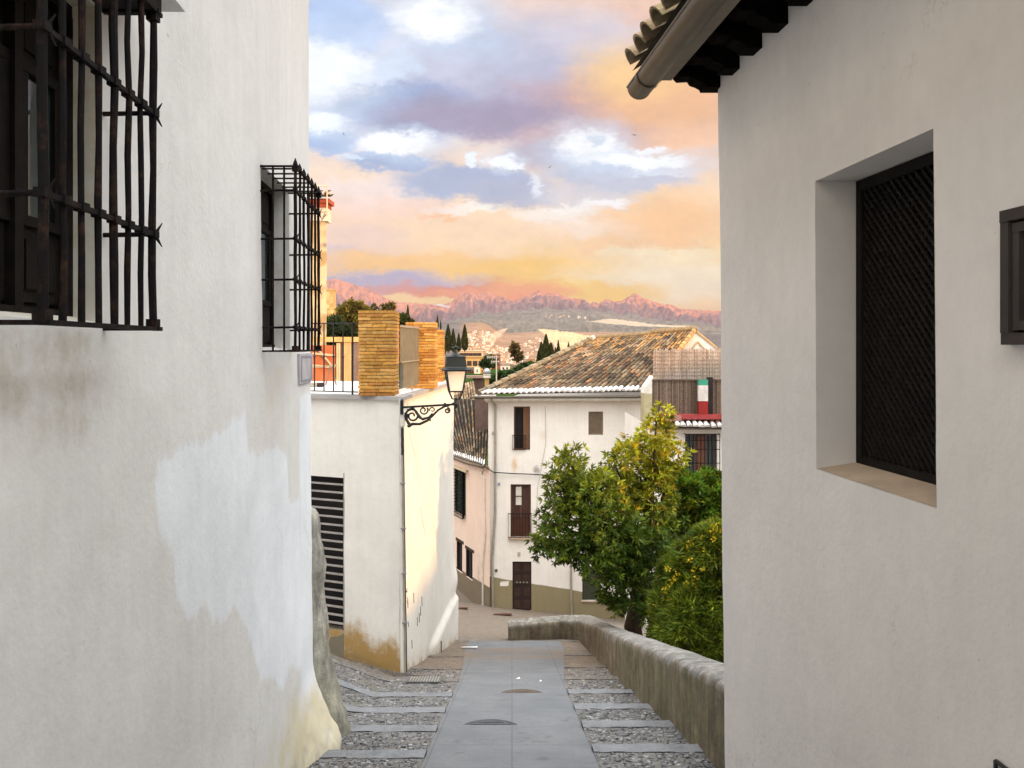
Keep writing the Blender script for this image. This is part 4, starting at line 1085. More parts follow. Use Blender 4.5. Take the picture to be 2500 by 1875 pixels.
# ================================================================== WHITE HOUSE DOWN THE STREET
def facade(mb, x0, x1, z0, z1, P, opens, col, st=.12, d=.16, flip=False):
    """gridded wall; P(s,z,o) -> point, o = depth into the wall; opens = (s0,s1,z0,z1)"""
    xs = uniq((frange(x0, x1, st)+[o[i] for o in opens for i in (0, 1)])); zs = uniq((frange(z0, z1, st)+[o[i] for o in opens for i in (2, 3)]))
    xs = [x for i, x in enumerate(xs) if i == 0 or x-xs[i-1] > 1e-4]; zs = [x for i, x in enumerate(zs) if i == 0 or x-zs[i-1] > 1e-4]
    mb.grid(xs, zs, lambda s, z: P(s, z, -.012*fb(s, z, 3, .7)-.004*fb(s, z, 5, 3)), col, lambda s, z: any(o[0] < s < o[1] and o[2] < z < o[3] for o in opens), flip=flip)
    for a, b, c, e in opens:
        q0 = [P(a, c, -.005), P(b, c, -.005), P(b, e, -.005), P(a, e, -.005)]; q1 = [P(a, c, d), P(b, c, d), P(b, e, d), P(a, e, d)]
        for i in range(4): mb.quad(q0[i], q0[(i+1) % 4], q1[(i+1) % 4], q1[i], (0, 0, 0))
def slab(mb, P, a, b, c, e, o0, o1, col=(1, 1, 1)):
    v_ = [P(a, c, o0), P(b, c, o0), P(b, e, o0), P(a, e, o0), P(a, c, o1), P(b, c, o1), P(b, e, o1), P(a, e, o1)]
    mb.add(v_, [(0, 1, 2, 3), (7, 6, 5, 4), (0, 4, 5, 1), (1, 5, 6, 2), (2, 6, 7, 3), (3, 7, 4, 0)], col)
HY = 34.5
def Ph(s, z, o=0): return Vector((s, HY+o, z))
def hx(d): return (d*1.1302-1250)/2000*HY
def hz_(d): return (845-d*1.1302)/2000*HY
wh = thing('white_house', 'three storey white house with brown tiled roof and olive painted base', 'house', (2.3, 34.5, -11.3))
rects = {'w1': (1110, 1145, 878, 972), 'w2': (1271, 1303, 889, 940), 'b': (1103, 1147, 1046, 1160), 'd': (1107, 1148, 1213, 1320), 'w3': (1258, 1298, 1232, 1297)}
O = {k: (hx(a), hx(b), hz_(d_), hz_(c_)) for k, (a, b, c_, d_) in rects.items()}
def hcol(s, z):
    line = -9.69-.165*(s+1)+.03*fb(s, 0, 0, 1.5)
    st = .7*math.exp(-(((s-hx(1112))/.16)**2+((z-hz_(1005))/.42)**2))+.35*math.exp(-(((s-hx(1172))/.2)**2+((z-hz_(940))/.3)**2))+.25*math.exp(-(((s-hx(1080))/.15)**2+((z-hz_(925))/.5)**2))
    di = .7*math.exp(-(((s-hx(1160))/.18)**2+((z-hz_(1015))/.25)**2))+.35*sst(.35, 0, z-gz(s, HY))+.2*sst(-2.4, -2.15, z)*(.5+fb(s*3, z, 0, 1))
    wp = (abs(s-(-.35)) < .16 and abs(z-(-10.05)) < .1)
    return (max(0, min(1, (line-z)/.24+.5)) if not wp else 0, st if z > line else .1, di*(.4 if z < line else 1))
mb = MB(); facade(mb, -1.0, 5.66, -12.5, -2.2, Ph, list(O.values()), hcol, .09, .18)
mb.quad((-1.0, 34.5, -12.5), (-1.0, 41, -12.5), (-1.0, 41, -2.2), (-1.0, 34.5, -2.2), (0, 0, .1))
mb.quad((5.66, 34.5, -12.5), (9.4, 41, -12.5), (9.4, 41, -2.2), (5.66, 34.5, -2.2), (0, 0, .1))
mb.add([(-1.0, 41, -12.5), (9.4, 41, -12.5), (9.4, 41, -1.2), (3.6, 41, -1.2), (-1.0, 41, -2.9)], [(0, 1, 2, 3, 4)], (0, 0, .1))
mb.build('wall', M['house'], wh, smooth=True)
E0, E1 = dp(1033, 852, 34.05), dp(1400, 845, 34.05); R0, R1 = dp(1283, 731, 39.5), dp(1500, 715, 39.5)
PALR = [(c_[0]*.72, c_[1]*.61, c_[2]*.52) for c_ in [(.21, .165, .115), (.26, .21, .145), (.15, .125, .09), (.28, .235, .165), (.12, .10, .075), (.22, .20, .145), (.32, .26, .18), (.17, .15, .11), (.085, .07, .055), (.25, .16, .095), (.34, .20, .11)]]
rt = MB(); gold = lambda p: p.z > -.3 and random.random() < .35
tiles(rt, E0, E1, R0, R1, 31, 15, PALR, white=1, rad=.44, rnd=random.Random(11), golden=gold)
rt.tube([R0+Vector((-.05, 0, .02)), lp(R0, R1, .55)+Vector((0, 0, .03)), lp(R0, R1, .58)+Vector((0, 0, .10)), R1+Vector((.1, 0, .12))], [.13, .13, .14, .14], 8, (.22, .16, .09))
rt.tube([R0+Vector((-.02, -.02, .03)), R0+Vector((-.35, -.3, -.13))], [.15, .12], 8, (.55, .5, .42))
for k in range(26):
    t = k/25; p = lp(R0, R1, t)+Vector((0, 0, .15 if t > .57 else .07)); rt.lathe([(.10, -.06), (.13, 0), (.05, .06)], p, 7, random.choice(PAL))
# verge tiles along the right and left edge
for A_, B_, cc_ in ((E1, R1, (.42, .24, .10)), (E0, R0, (.22, .18, .12))):
    for k in range(17):
        p, q_ = lp(A_, B_, k/17), lp(A_, B_, (k+1.15)/17); rt.tube([p+Vector((0, 0, .06)), q_+Vector((0, 0, .04))], [.13, .105], 7, tuple(x*(.8+.4*((k*7) % 5)/4) for x in cc_))
rt.quad(R0, R1, R1+Vector((0, 5, -2.2)), R0+Vector((0, 5, -2.2)), (.2, .13, .08))
rt.build('roof', M['tile'], wh)
# white gable of the house at the ridge end
gb = MB(); pk = dp(1504, 716, 39.6)
L0, L1, L2_ = dp(1460, 775, 39.6), dp(1550, 775, 39.6), dp(1547, 752, 39.6)
vs = [L0, dp(1462, 752, 39.6), dp(1498, 717, 39.6), pk, L2_, L1]; vs += [v_+Vector((0, .4, 0)) for v_ in vs]
gb.add(vs, [(5, 4, 3, 2, 1, 0), (6, 7, 8, 9, 10, 11)]+[(i, (i+1) % 6, (i+1) % 6+6, i+6) for i in range(6)], (0, 0, 0)); gb.build('gable', M['house'], wh)
gb = MB(); gb.bar(pk+Vector((.0, -.06, .02)), L2_+Vector((.05, -.06, .0)), .09, .06, col=(.6, .36, .15))
a_ = dp(1508, 738, 39.55); gb.bar(a_, dp(1535, 768, 39.55), .04, .04, col=(.55, .33, .14)); gb.bar(a_, dp(1490, 762, 39.55), .04, .04, col=(.55, .33, .14)); gb.build('gable_trim', M['attr'], wh)
# cornice and gutter under the eave
cn = MB(); cn.box(-1.15, 5.66, 34.12, 34.52, -2.28, -2.19, (.60, .55, .47)); cn.box(-1.1, 5.66, 34.3, 34.52, -2.36, -2.283, (.66, .6, .52)); cn.build('cornice', M['attr'], wh)
gt = MB(); gt.tube([(-1.75, 33.98, -2.13), (5.6, 33.98, -2.10)], .055, 8)
for k in range(9): gt.lathe([(.064, -.02), (.064, .02)], (-1.5+k*.82, 33.98, -2.12), 8)
gt.build('gutter', M['gutter'], wh)
pp = MB(); X0 = hx(1062.5); pp.tube([(X0-.02, 34.0, -2.16), (X0, 34.1, -2.3), (X0+.14, 34.40, -2.45), (X0+.14, 34.41, -7.0), (X0+.02, 34.41, -9), (X0+.04, 34.41, -11.4)], .055, 8); pp.build('downpipe', M['greypipe'], wh)
pp = MB(); X0 = hx(1233); pp.tube([(X0, 34.42, hz_(1200)), (X0, 34.41, hz_(1260)), (X0+.06, 34.41, -11.9)], .045, 8); pp.build('downpipe', M['greypipe'], wh)
def winf(parent, P, r, name='window', frame=M['brownwood'], leafs=2, glass=True, solid=None, d=.12):
    a, b, c_, e_ = r; m_ = MB(); slab(m_, P, a+.002, b-.002, c_+.002, e_-.002, d+.04, d+.08); w = m_.build(name, solid or M['dark'], parent)
    f_ = MB(); t = .06
    slab(f_, P, a, b, c_, c_+t, d-.02, d+.04); slab(f_, P, a, b, e_-t, e_, d-.02, d+.04); slab(f_, P, a, a+t, c_+t, e_-t, d-.02, d+.04); slab(f_, P, b-t, b, c_+t, e_-t, d-.02, d+.04)
    for i in range(1, leafs): x = lerp(a, b, i/leafs); slab(f_, P, x-.04, x+.04, c_+t, e_-t, d-.02, d+.04)
    f_.build('frame', frame, w)
    if glass:
        g_ = MB(); slab(g_, P, a+t, b-t, c_+t, e_-t, d+.02, d+.03); g_.build('pane', M['glass'], w)
    return w
w = winf(wh, Ph, O['w1'], glass=False, leafs=1, frame=M['brownwood']); m_ = MB(); r = O['w1']
slab(m_, Ph, lerp(r[0], r[1], .58), r[1]-.05, r[2]+.05, r[3]-.05, .05, .10, (.16, .08, .045)); m_.build('open_shutter', M['attr'], w)
def minirail(parent, P, a, b, c_, e_, o, sidex):
    m_ = MB(); 
    for zz_ in (c_, e_): slab(m_, P, a, b, zz_-.012, zz_+.012, o-.012, o+.012)
    n = 8
    for i in range(n+1): x = lerp(a, b, i/n); slab(m_, P, x-.008, x+.008, c_, e_, o-.008, o+.008)
    for x in (a, b): slab(m_, P, x-.01, x+.01, e_-.012, e_+.012, o, .02)
    m_.build('balcony_rail', M['iron'], parent)
minirail(w, Ph, r[0]-.06, r[0]+.5, r[2]+.02, r[2]+.62, -.06, 0)
w = winf(wh, Ph, O['w2'], solid=None, glass=False, leafs=1, frame=simple('grey_frame', (.25, .2, .15))); m_ = MB(); r = O['w2']; slab(m_, Ph, r[0]+.05, r[1]-.05, r[2]+.05, r[3]-.05, .08, .10, (.15, .11, .075)); m_.build('blind', M['attr'], w)
w = winf(wh, Ph, O['b'], 'balcony_door', leafs=2, glass=False, solid=simple('door_brown', (.055, .02, .013), .6, .3, 5)); r = O['b']
m_ = MB(); slab(m_, Ph, r[0]+.22, r[0]+.46, lerp(r[2], r[3], .60), r[3]-.12, .07, .095, (.55, .52, .46)); slab(m_, Ph, r[0]+.20, r[0]+.48, lerp(r[2], r[3], .60)+.35, lerp(r[2], r[3], .60)+.39, .06, .07, (.1, .04, .02))
m_.build('curtain', M['attr'], w)
m_ = MB(); slab(m_, Ph, r[0]+.06, r[1]-.06, r[2]+.06, r[2]+.75, .05, .09, (.075, .03, .018)); m_.build('door_panel', M['attr'], w)
minirail(w, Ph, r[0]-.10, r[1]+.02, r[2]+.02, r[2]+1.0, -.12, 0)
m_ = MB(); slab(m_, Ph, r[0]-.1, r[1]+.05, r[2]-.06, r[2]-.005, -.16, .1, (.45, .3, .2)); m_.build('door_sill', M['attr'], w)
r = O['d']; m_ = MB(); slab(m_, Ph, r[0]+.002, r[1]-.002, r[2], r[3]-.002, .08, .13, (.035, .02, .017)); dr = m_.build('door', M['attr'], wh)
m_ = MB()
for i in range(4):
    zc = lerp(r[2], r[3], (i+.5)/4); m_ = MB()
    for s_ in (0, 1): slab(m_, Ph, lerp(r[0], r[1], .5*s_)+.07, lerp(r[0], r[1], .5*s_+.5)-.07, zc-.17, zc+.17, .06, .08, (.05, .028, .022))
    m_.build('door_panel', M['attr'], dr)
for i in range(4): m_ = MB(); slab(m_, Ph, r[0]+.16+i*.14, r[0]+.22+i*.14, lerp(r[2], r[3], .56), lerp(r[2], r[3], .56)+.05, .045, .06, (.3, .27, .24)); m_.build('door_fitting', M['attr'], dr)
m_ = MB(); slab(m_, Ph, r[0]-.05, r[1]+.08, r[2]-.14, r[2]-.01, -.25, .1, (.45, .36, .28)); m_.build('doorstep', M['attr'], wh)
w = winf(wh, Ph, O['w3'], leafs=1, glass=False, frame=M['darkwood']); r = O['w3']; m_ = MB(); slab(m_, Ph, r[0]+.04, r[1]-.04, r[2]+.04, r[3]-.04, .04, .07, (.045, .05, .03)); m_.build('shutter', M['attr'], w)
m_ = MB(); slab(m_, Ph, r[0]-.06, r[1]+.06, r[2]-.06, r[2]-.004, -.05, .1, (.5, .38, .3)); m_.build('window_sill', M['attr'], w)
m_ = MB(); xx, zq = hx(1121), hz_(1197); slab(m_, Ph, xx-.07, xx+.07, zq-.10, zq+.10, -.022, -.002, (.62, .55, .45))
for (a, b, c_, e_) in ((-.04, -.025, -.07, .07), (.0, .012, -.07, .07), (.0, .045, .058, .07), (.032, .045, -.07, .07), (.0, .045, -.07, -.058)): slab(m_, Ph, xx+a, xx+b, zq+c_, zq+e_, -.027, -.0225, (.2, .14, .1))
m_.build('number_plate', M['attr'], wh)
for (dx_, dy_, c_) in ((1078, 1045, (.25, .25, .3)), (1072, 1232, (.08, .07, .06)), (1065, 935, (.4, .35, .3))):
    m_ = MB(); p = Ph(hx(dx_), hz_(dy_), -.03); m_.lathe([(.02, -.05), (.06, -.02), (.05, .04), (.02, .06)], p, 8, c_); m_.build('wall_fitting', M['attr'], wh)
m_ = MB(); x = hx(1175)
m_.tube([(hx(1178), 34.47, -2.5), (hx(1178)+.02, 34.47, -4.1), (hx(1160)+.02, 34.47, -6.0), (hx(1158), 34.47, -8)], .008, 5, (.35, .3, .27)); m_.build('thin_cable', M['attr'], wh)
cb_ = MB(); cb_.tube([px(1105, 1112, 35.6), px(1140, 1124, 35.2), px(1172, 1132, 34.5), px(1188, 1142, 34.3), px(1205, 1153, 34.35), px(1250, 1156, 34.38), px(1300, 1158, 34.38), px(1345, 1161, 34.38), px(1400, 1163, 34.38)], .022, 6)
tag(cb_.build('street_cable', M['black'], loc=(-1, 34.4, -5)), 'thick black cable running across the facades above the balcony door', 'cable')
# ================================================================== PINK HOUSE
pk_ = thing('pink_house', 'pinkish rendered house at the street corner with dark mossy tiled roof', 'house', (-2, 36, -11))
def Pp(s, z, o=0):
    n = Vector((3.4, 1.5, 0)).normalized()   # outward-left normal reversed
    return Vector((-1.08-1.5*s, 34.62+3.4*s, z))+Vector((-n.x, -n.y, 0))*(-o if False else 0)+Vector((.2, 1, 0)).normalized()*o
PO = [(.67, 1.06, -7.7, -5.68), (.79, .99, -10.35, -9.0), (.44, .66, -10.35, -9.1)]
def kcol(s, z):
    line = -10.12-.12*s
    di = .5*sst(.4, .1, abs(s-.22)*3)*sst(-8.6, -9.4, z)*(.5+fb(s*5, z*2, 0, 1))
    return (max(0, min(1, (line-z)/.24+.5)), .3*sst(-5.4, -5.1, z), di)
mb = MB(); facade(mb, -.1, 1.7, -12.3, -5.05, Pp, PO, kcol, .05, .2)
mb.quad(Pp(1.7, -12.3), Pp(1.7, -12.3)+Vector((0, 6, 0)), Pp(1.7, -5.05)+Vector((0, 6, 0)), Pp(1.7, -5.05), (0, 0, 0)); mb.build('wall', M['pink'], pk_)
for i, r in enumerate(PO):
    w = winf(pk_, Pp, r, leafs=1, frame=M['darkwood'], glass=(i == 0))
    if i == 0:
        m_ = MB(); n = 9
        for k in range(n+1):
            s_ = lerp(r[0]-.05+.12, r[1]+.05, k/n); slab(m_, Pp, s_-.005, s_+.005, r[2]-.1, r[3], -.24, -.22)
        for k in range(15):
            zz_ = lerp(r[2]-.1, r[3], k/14); slab(m_, Pp, r[0]+.07, r[1]+.05, zz_-.015, zz_+.015, -.255, -.24)
        slab(m_, Pp, r[0]+.06, r[0]+.08, r[2]-.1, r[3], -.24, .0); m_.build('window_grille', M['iron'], w)
        m_ = MB(); slab(m_, Pp, r[0]-.06, r[1]+.1, r[3]+.05, r[3]+.14, -.32, .02, (.55, .45, .3)); m_.build('window_canopy', M['attr'], w)
    else:
        m_ = MB(); slab(m_, Pp, r[0]-.05, r[1]+.03, r[3], r[3]+.13, -.03, .06, (.06, .04, .03)); m_.build('window_lintel', M['attr'], w)
ro = MB()
PALK = [tuple(x*.62 for x in c) for c in PAL]
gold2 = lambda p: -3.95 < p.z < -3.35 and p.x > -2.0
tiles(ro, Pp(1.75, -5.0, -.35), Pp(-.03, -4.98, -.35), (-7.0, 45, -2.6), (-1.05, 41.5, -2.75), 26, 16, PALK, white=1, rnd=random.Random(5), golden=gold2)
ro.build('roof', M['tile'], pk_)
m_ = MB(); slab(m_, Pp, -.02, 1.72, -5.2, -5.03, -.22, .05, (.42, .33, .24)); m_.build('cornice', M['attr'], pk_)
m_ = MB(); m_.tube([Pp(.05, -5.12, -.1), Pp(.13, -5.3, -.08), Pp(.13, -5.5, -.06), Pp(.05, -5.6, -.06), Pp(.03, -8, -.06), Pp(.10, -9.4, -.06), Pp(.10, -11.2, -.06)], .045, 8); m_.build('downpipe', M['whitepipe'], pk_)
m_ = MB(); m_.tube([Pp(1.7, -5.18, -.28), Pp(.6, -5.22, -.30), Pp(.05, -5.12, -.28)], .03, 6); m_.build('gutter', M['gutter'], pk_)
# rooftop box
rbx = MB(); a, b = px(1160, 972, 38), px(1194, 1036, 38); rbx.box(a.x, b.x+.3, 38, 40.5, b.z-.6, a.z, (.13, .085, .07)); rbx.box(a.x-.05, b.x+.3, 37.95, 40.5, a.z, a.z+.06, (.35, .3, .26))
rbx.build('roof_box', M['attr'], pk_)
# second lit roof beyond
sr = thing('tiled_outbuilding', 'low outbuilding with sunlit ribbed clay tiles behind the lantern', 'building', dp(1000, 885, 46))
m_ = MB(); tiles(m_, dp(962, 925, 44.5), dp(1034, 884, 44), dp(958, 842, 49), dp(1024, 824, 49), 13, 10, [(.34, .22, .13), (.40, .27, .15), (.28, .18, .11)], rnd=random.Random(8)); m_.build('roof', M['tile'], sr)
m_ = MB(); a = dp(960, 930, 44.7); b = dp(1034, 886, 44.2); m_.add([Vector((a.x, 44.7, -6)), Vector((b.x, 44.2, -6)), b, a], [(0, 1, 2, 3)], (.4, .33, .28)); m_.box(b.x, b.x+.15, 44, 49, -6, -3.2, (.3, .25, .2)); m_.build('wall', M['attr'], sr)
m_ = MB(); m_.box(dp(1022, 0, 50).x, dp(1046, 0, 50).x, 49.6, 50, -3.4, dp(0, 812, 50).z, (.10, .06, .045)); m_.box(dp(1000, 0, 50).x, dp(1050, 0, 50).x, 49.4, 50.2, dp(0, 816, 50).z, dp(0, 811, 50).z, (.3, .2, .15)); m_.build('pergola', M['attr'], sr)
# chimney pot with metal cowl
c0 = dp(1052, 833, 43); ch = thing('chimney', 'short orange flue with round metal cowl behind the tiled eave', 'chimney', c0)
m_ = MB(); m_.lathe([(.11, -.6), (.11, .42)], c0, 12, (.5, .27, .1)); m_.build('flue', M['attr'], ch)
m_ = MB(); m_.lathe([(.19, .40), (.20, .46), (.17, .47), (.17, .55), (.20, .56), (.20, .60)], c0, 14, (.7, .6, .5)); m_.build('collar', M['attr'], ch)
m_ = MB(); m_.lathe([(.16, .60), (.21, .68), (.20, .78), (.13, .88), (.03, .92)], c0, 14); m_.build('cowl', M['tin'], ch, smooth=True)
c0 = dp(1072.5, 832, 44); an = thing('antenna', 'pale aerial mast with crossbars rising behind the tiled roof', 'antenna', c0)
m_ = MB(); m_.tube([c0+Vector((0, 0, -.5)), c0+Vector((0, 0, 1.62))], .035, 7, (.6, .5, .38)); m_.build('mast', M['attr'], an)
m_ = MB()
for z, l in ((1.5, .5), (1.25, .28)):
    m_.tube([c0+Vector((-l, 0, z)), c0+Vector((.16, 0, z+.02))], .02, 5, (.6, .5, .4))
    for k in range(5): m_.tube([c0+Vector((-l+k*.1, 0, z-.1)), c0+Vector((-l+k*.1, 0, z+.1))], .012, 4, (.6, .5, .4))
m_.obox(c0+Vector((.08, 0, 1.66)), (.1, 0, 0), (0, .04, 0), (0, 0, .05), (.3, .2, .15)); m_.build('crossbars', M['attr'], an)

# ================================================================== HOUSE WITH REED SCREENS
rh = thing('reed_house', 'house with reed screened terrace, red ledge and tall barred window', 'house', (5.8, 27, -9))
RY = 27.0
def Pr(s, z, o=0): return Vector((s, RY+o, z))
def rx(d): return (d*1.1302-1250)/2000*RY
def rz(d): return (845-d*1.1302)/2000*RY
ow = (rx(1480), rx(1549), rz(1097), rz(938))
mb = MB(); facade(mb, rx(1404), 9.5, -11, rz(921), Pr, [ow], lambda s, z: (0, .25*sst(-3.2, -2.8, z), .1), .12, .2)
mb.quad((rx(1404), RY, -11), (rx(1404), RY+6, -11), (rx(1404), RY+6, rz(921)), (rx(1404), RY, rz(921)), (0, 0, .1)); mb.build('wall', M['house'], rh, smooth=False)
w = winf(rh, Pr, ow, leafs=3, frame=simple('window_frame_paint', (.10, .07, .055)))
m_ = MB()
slab(m_, Pr, lerp(ow[0], ow[1], .36), lerp(ow[0], ow[1], .62), ow[2]+.1, ow[3]-.08, .05, .09, (.17, .075, .05)); m_.build('curtain', M['attr'], w)
m_ = MB(); n = 9
for k in range(n+1): s_ = lerp(ow[0]-.02, ow[1]+.05, k/n); slab(m_, Pr, s_-.011, s_+.011, ow[2]-.05, ow[3]+.02, -.17, -.148)
for t in (0, .12, .32, .46, .62, .80, .92, 1): z = lerp(ow[2]-.05, ow[3]+.02, t); slab(m_, Pr, ow[0]-.03, ow[1]+.06, z-.013, z+.013, -.165, -.152)
for s_ in (ow[0]-.03, ow[1]+.05):
    for t in (0, .5, 1): z = lerp(ow[2]-.05, ow[3]+.02, t); slab(m_, Pr, s_-.01, s_+.01, z-.01, z+.01, -.16, .02)
m_.build('window_grille', M['iron'], w)
eb = MB(); slab(eb, Pr, rx(1404), 9.4, rz(921), rz(915), -.12, .05, (.62, .56, .5)); slab(eb, Pr, rx(1404), 9.4, rz(921)-.1, rz(921), -.08, .02, (.30, .25, .22)); eb.build('cornice', M['attr'], rh)
et = MB(); tiles(et, Pr(rx(1415), rz(920), -.36), Pr(9.4, rz(926), -.36), Pr(rx(1415), rz(905), .15), Pr(9.4, rz(908), .15), 24, 2, [(.25, .1, .08), (.3, .15, .12), (.16, .1, .09)], white=1, rnd=random.Random(2), rad=.4); et.build('tile_row', M['tile'], rh)
rg_ = MB(); slab(rg_, Pr, rx(1425), 9.4, rz(905), rz(895), -.14, .3, (.30, .05, .05)); slab(rg_, Pr, rx(1432), rx(1470), rz(908), rz(896), -.155, -.145, (.33, .16, .14)); rg_.build('ledge', M['attr'], rh)
# pillar painted green, white and red
m_ = MB()
for za, zb, c_ in ((903, 866, (.26, .025, .02)), (866, 832, (.62, .57, .52)), (832, 820, (.06, .30, .20))): slab(m_, Pr, rx(1508.5), rx(1528), rz(za), rz(zb)-.001, -.10, .12, c_)
slab(m_, Pr, rx(1507), rx(1514), rz(866), rz(840), -.115, -.101, (.62, .57, .52)); slab(m_, Pr, rx(1529), rx(1541), rz(903), rz(815), .05, .15, (.03, .02, .02)); m_.build('pillar', M['attr'], rh)
rs = MB(); rnd = random.Random(4)
x = rx(1414)
while x < 9.3:
    w_ = rnd.uniform(.02, .035); top = rz(755)+rnd.uniform(-.04, .05); f = rnd.uniform(.75, 1.2); xa = x+rnd.uniform(-.01, .01)
    slab(rs, Pr, xa, xa+w_, rz(824), top, .22+rnd.uniform(0, .02), .25, tuple(c_*f for c_ in (.36, .29, .24))); x += .026
for zz_ in frange(rz(820), rz(762), .12): slab(rs, Pr, rx(1414), 9.3, zz_, zz_+.012, .205, .215, (.27, .21, .175))
rs.build('upper_reed_screen', M['reed'], rh)
rs = MB(); x = rx(1411)
while x < 9.3:
    w_ = rnd.uniform(.028, .045); f = rnd.uniform(.6, 1.25); slab(rs, Pr, x, x+w_, rz(898), rz(820)+rnd.uniform(-.02, .02), .16+rnd.uniform(0, .03), .20, tuple(c_*f for c_ in (.19, .135, .10))); x += .05
slab(rs, Pr, rx(1411), 9.3, rz(822), rz(819.5), .12, .15, (.14, .1, .08)); slab(rs, Pr, rx(1411), 9.3, rz(899), rz(896), .12, .15, (.14, .08, .07)); slab(rs, Pr, rx(1411), 9.3, rz(898), rz(821), .21, .218, (.07, .05, .04))
rs.build('lower_cane_fence', M['reed'], rh)
m_ = MB(); a, b = dp(1392, 822, 33), dp(1412, 925, 33); m_.box(a.x, b.x, 33, 34, -11, dp(0, 850, 33).z, (.42, .36, .22)); m_.add([(a.x, 33, dp(0, 850, 33).z), (b.x, 33, dp(0, 850, 33).z), (b.x, 33, dp(0, 812, 33).z), (a.x+.05, 33, dp(0, 836, 33).z), (a.x, 34, dp(0, 850, 33).z), (b.x, 34, dp(0, 850, 33).z), (b.x, 34, dp(0, 812, 33).z), (a.x+.05, 34, dp(0, 836, 33).z)], [(0, 1, 2, 3), (7, 6, 5, 4), (0, 3, 7, 4), (3, 2, 6, 7), (2, 1, 5, 6)], (.68, .63, .55))
m_.build('party_wall', M['attr'], rh)

# ================================================================== SUNLIT TOWER HOUSE BEHIND THE LEFT CORNER
ty = thing('tower_house', 'tall ochre rendered building with tiled eaves lit gold behind the left corner', 'building', (-7, 26, -1))
TY = 26.0
def tx(p): return (p-1250)/2000*TY
def tz(y): return (845-y)/2000*TY
m_ = MB(); m_.grid(frange(-10, tx(797), .15), frange(-3, tz(540), .15), lambda x, z: (x+.03*fb(x, z, 1, 1)*(x > -6.2), TY, z), lambda x, z: (0, max(0, fb(x*2, z*2, 0, 1)+.1)*1.6+.1*sst(2, 0, z), max(0, fb(x*3, z*3, 4, 1)-.12)*1.5))
m_.add([(-10, TY+.01, -8), (tx(797)-.01, TY+.01, -8), (tx(797)*1.16, TY+4, -8), (-10, TY+4, -8), (-10, TY+.01, tz(540)), (tx(797)-.01, TY+.01, tz(540)), (tx(797)*1.16, TY+4, tz(540)), (-10, TY+4, tz(540))], [(1, 2, 6, 5), (2, 3, 7, 6), (4, 5, 6, 7), (3, 0, 4, 7)], (0, .1, 0)); m_.build('wall', plaster('ochre_render', (.60, .46, .27), stain=(.40, .26, .12)), ty)
m_ = MB(); m_.box(-10, tx(800), TY-.1, TY+.5, tz(540), tz(508), (.66, .58, .48)); m_.build('frieze', M['attr'], ty)
m_ = MB()
for i, (a, b) in enumerate(((508, 498), (498, 488))): m_.box(-10, tx(801+i*7), TY-.15-i*.1, TY+.5, tz(a), tz(b), (.38, .09, .05))
m_.build('cornice', M['attr'], ty)
m_ = MB(); tiles(m_, (-10, TY-.5, tz(486)), (tx(816), TY-.5, tz(486)), (-10, TY+.6, tz(462)), (tx(806), TY+.6, tz(464)), 17, 4, [(.5, .36, .2), (.42, .28, .15)], rnd=random.Random(9)); m_.build('roof', M['tile'], ty)
m_ = MB(); xx = tx(809); m_.tube([(xx, TY-.6, tz(462)), (xx, TY-.6, tz(535))], .022, 6, (.6, .45, .3))
m_.bar((tx(797)-.3, TY-.55, tz(527)), (xx+.03, TY-.6, tz(524)), .03, col=(.35, .25, .15))
for d_ in (0, .12): m_.bar((xx-d_*.6, TY-.58, tz(527)), (tx(797)-.25, TY-.2, tz(556)-d_), .028, col=(.5, .38, .25))
m_.tube([(tx(785), TY-.6, tz(463)), (xx, TY-.6, tz(463))], .018, 5, (.6, .45, .3)); m_.build('pole_bracket', M['attr'], ty)
tw = MB(); a, b = px(797, 708, 90), px(813, 757, 90); tw.grid(frange(a.x-1, b.x, .1), frange(b.z-4, a.z, .1), lambda x, z: (x, 90+.05*fb(x, z, 0, 2), z), lambda x, z: tuple(c_*(1+.35*fb(x, z, 2, 2)) for c_ in (.5, .33, .15)))
tw.box(a.x-1, b.x, 90.06, 91.5, b.z-4, a.z, (.5, .33, .15)); tw.box(a.x-1.1, b.x+.06, 89.95, 91.6, a.z, a.z+.12, (.45, .3, .14))
tag(tw.build('old_tower', M['attr'], loc=(a.x, 90, b.z-4)), 'small square golden tower standing above the trees on the left', 'tower')

# unseen houses added uphill on the right to block the low sun
for (y0, y1, top, lab) in ((-.5, 29, 3.2, 'long white house added out of view up the right hill to block sun'), (-16, -.9, .2, 'lower white house added out of view beside the long one to block sun')):
    nh = thing('sun_blocker_house', lab, 'house', (31, (y0+y1)/2, -6)); m_ = MB(); m_.box(28, 35, y0, y1, -14, top-.5, (.6, .55, .5)); m_.build('wall', M['attr'], nh)
    m_ = MB(); m_.add([(27.6, y0-.2, top-.5), (27.6, y1+.2, top-.5), (31.5, y1+.2, top), (31.5, y0-.2, top), (35.4, y1+.2, top-.5), (35.4, y0-.2, top-.5)], [(0, 1, 2, 3), (3, 2, 4, 5), (0, 3, 5), (1, 4, 2)], (.25, .16, .1)); m_.build('roof', M['attr'], nh)

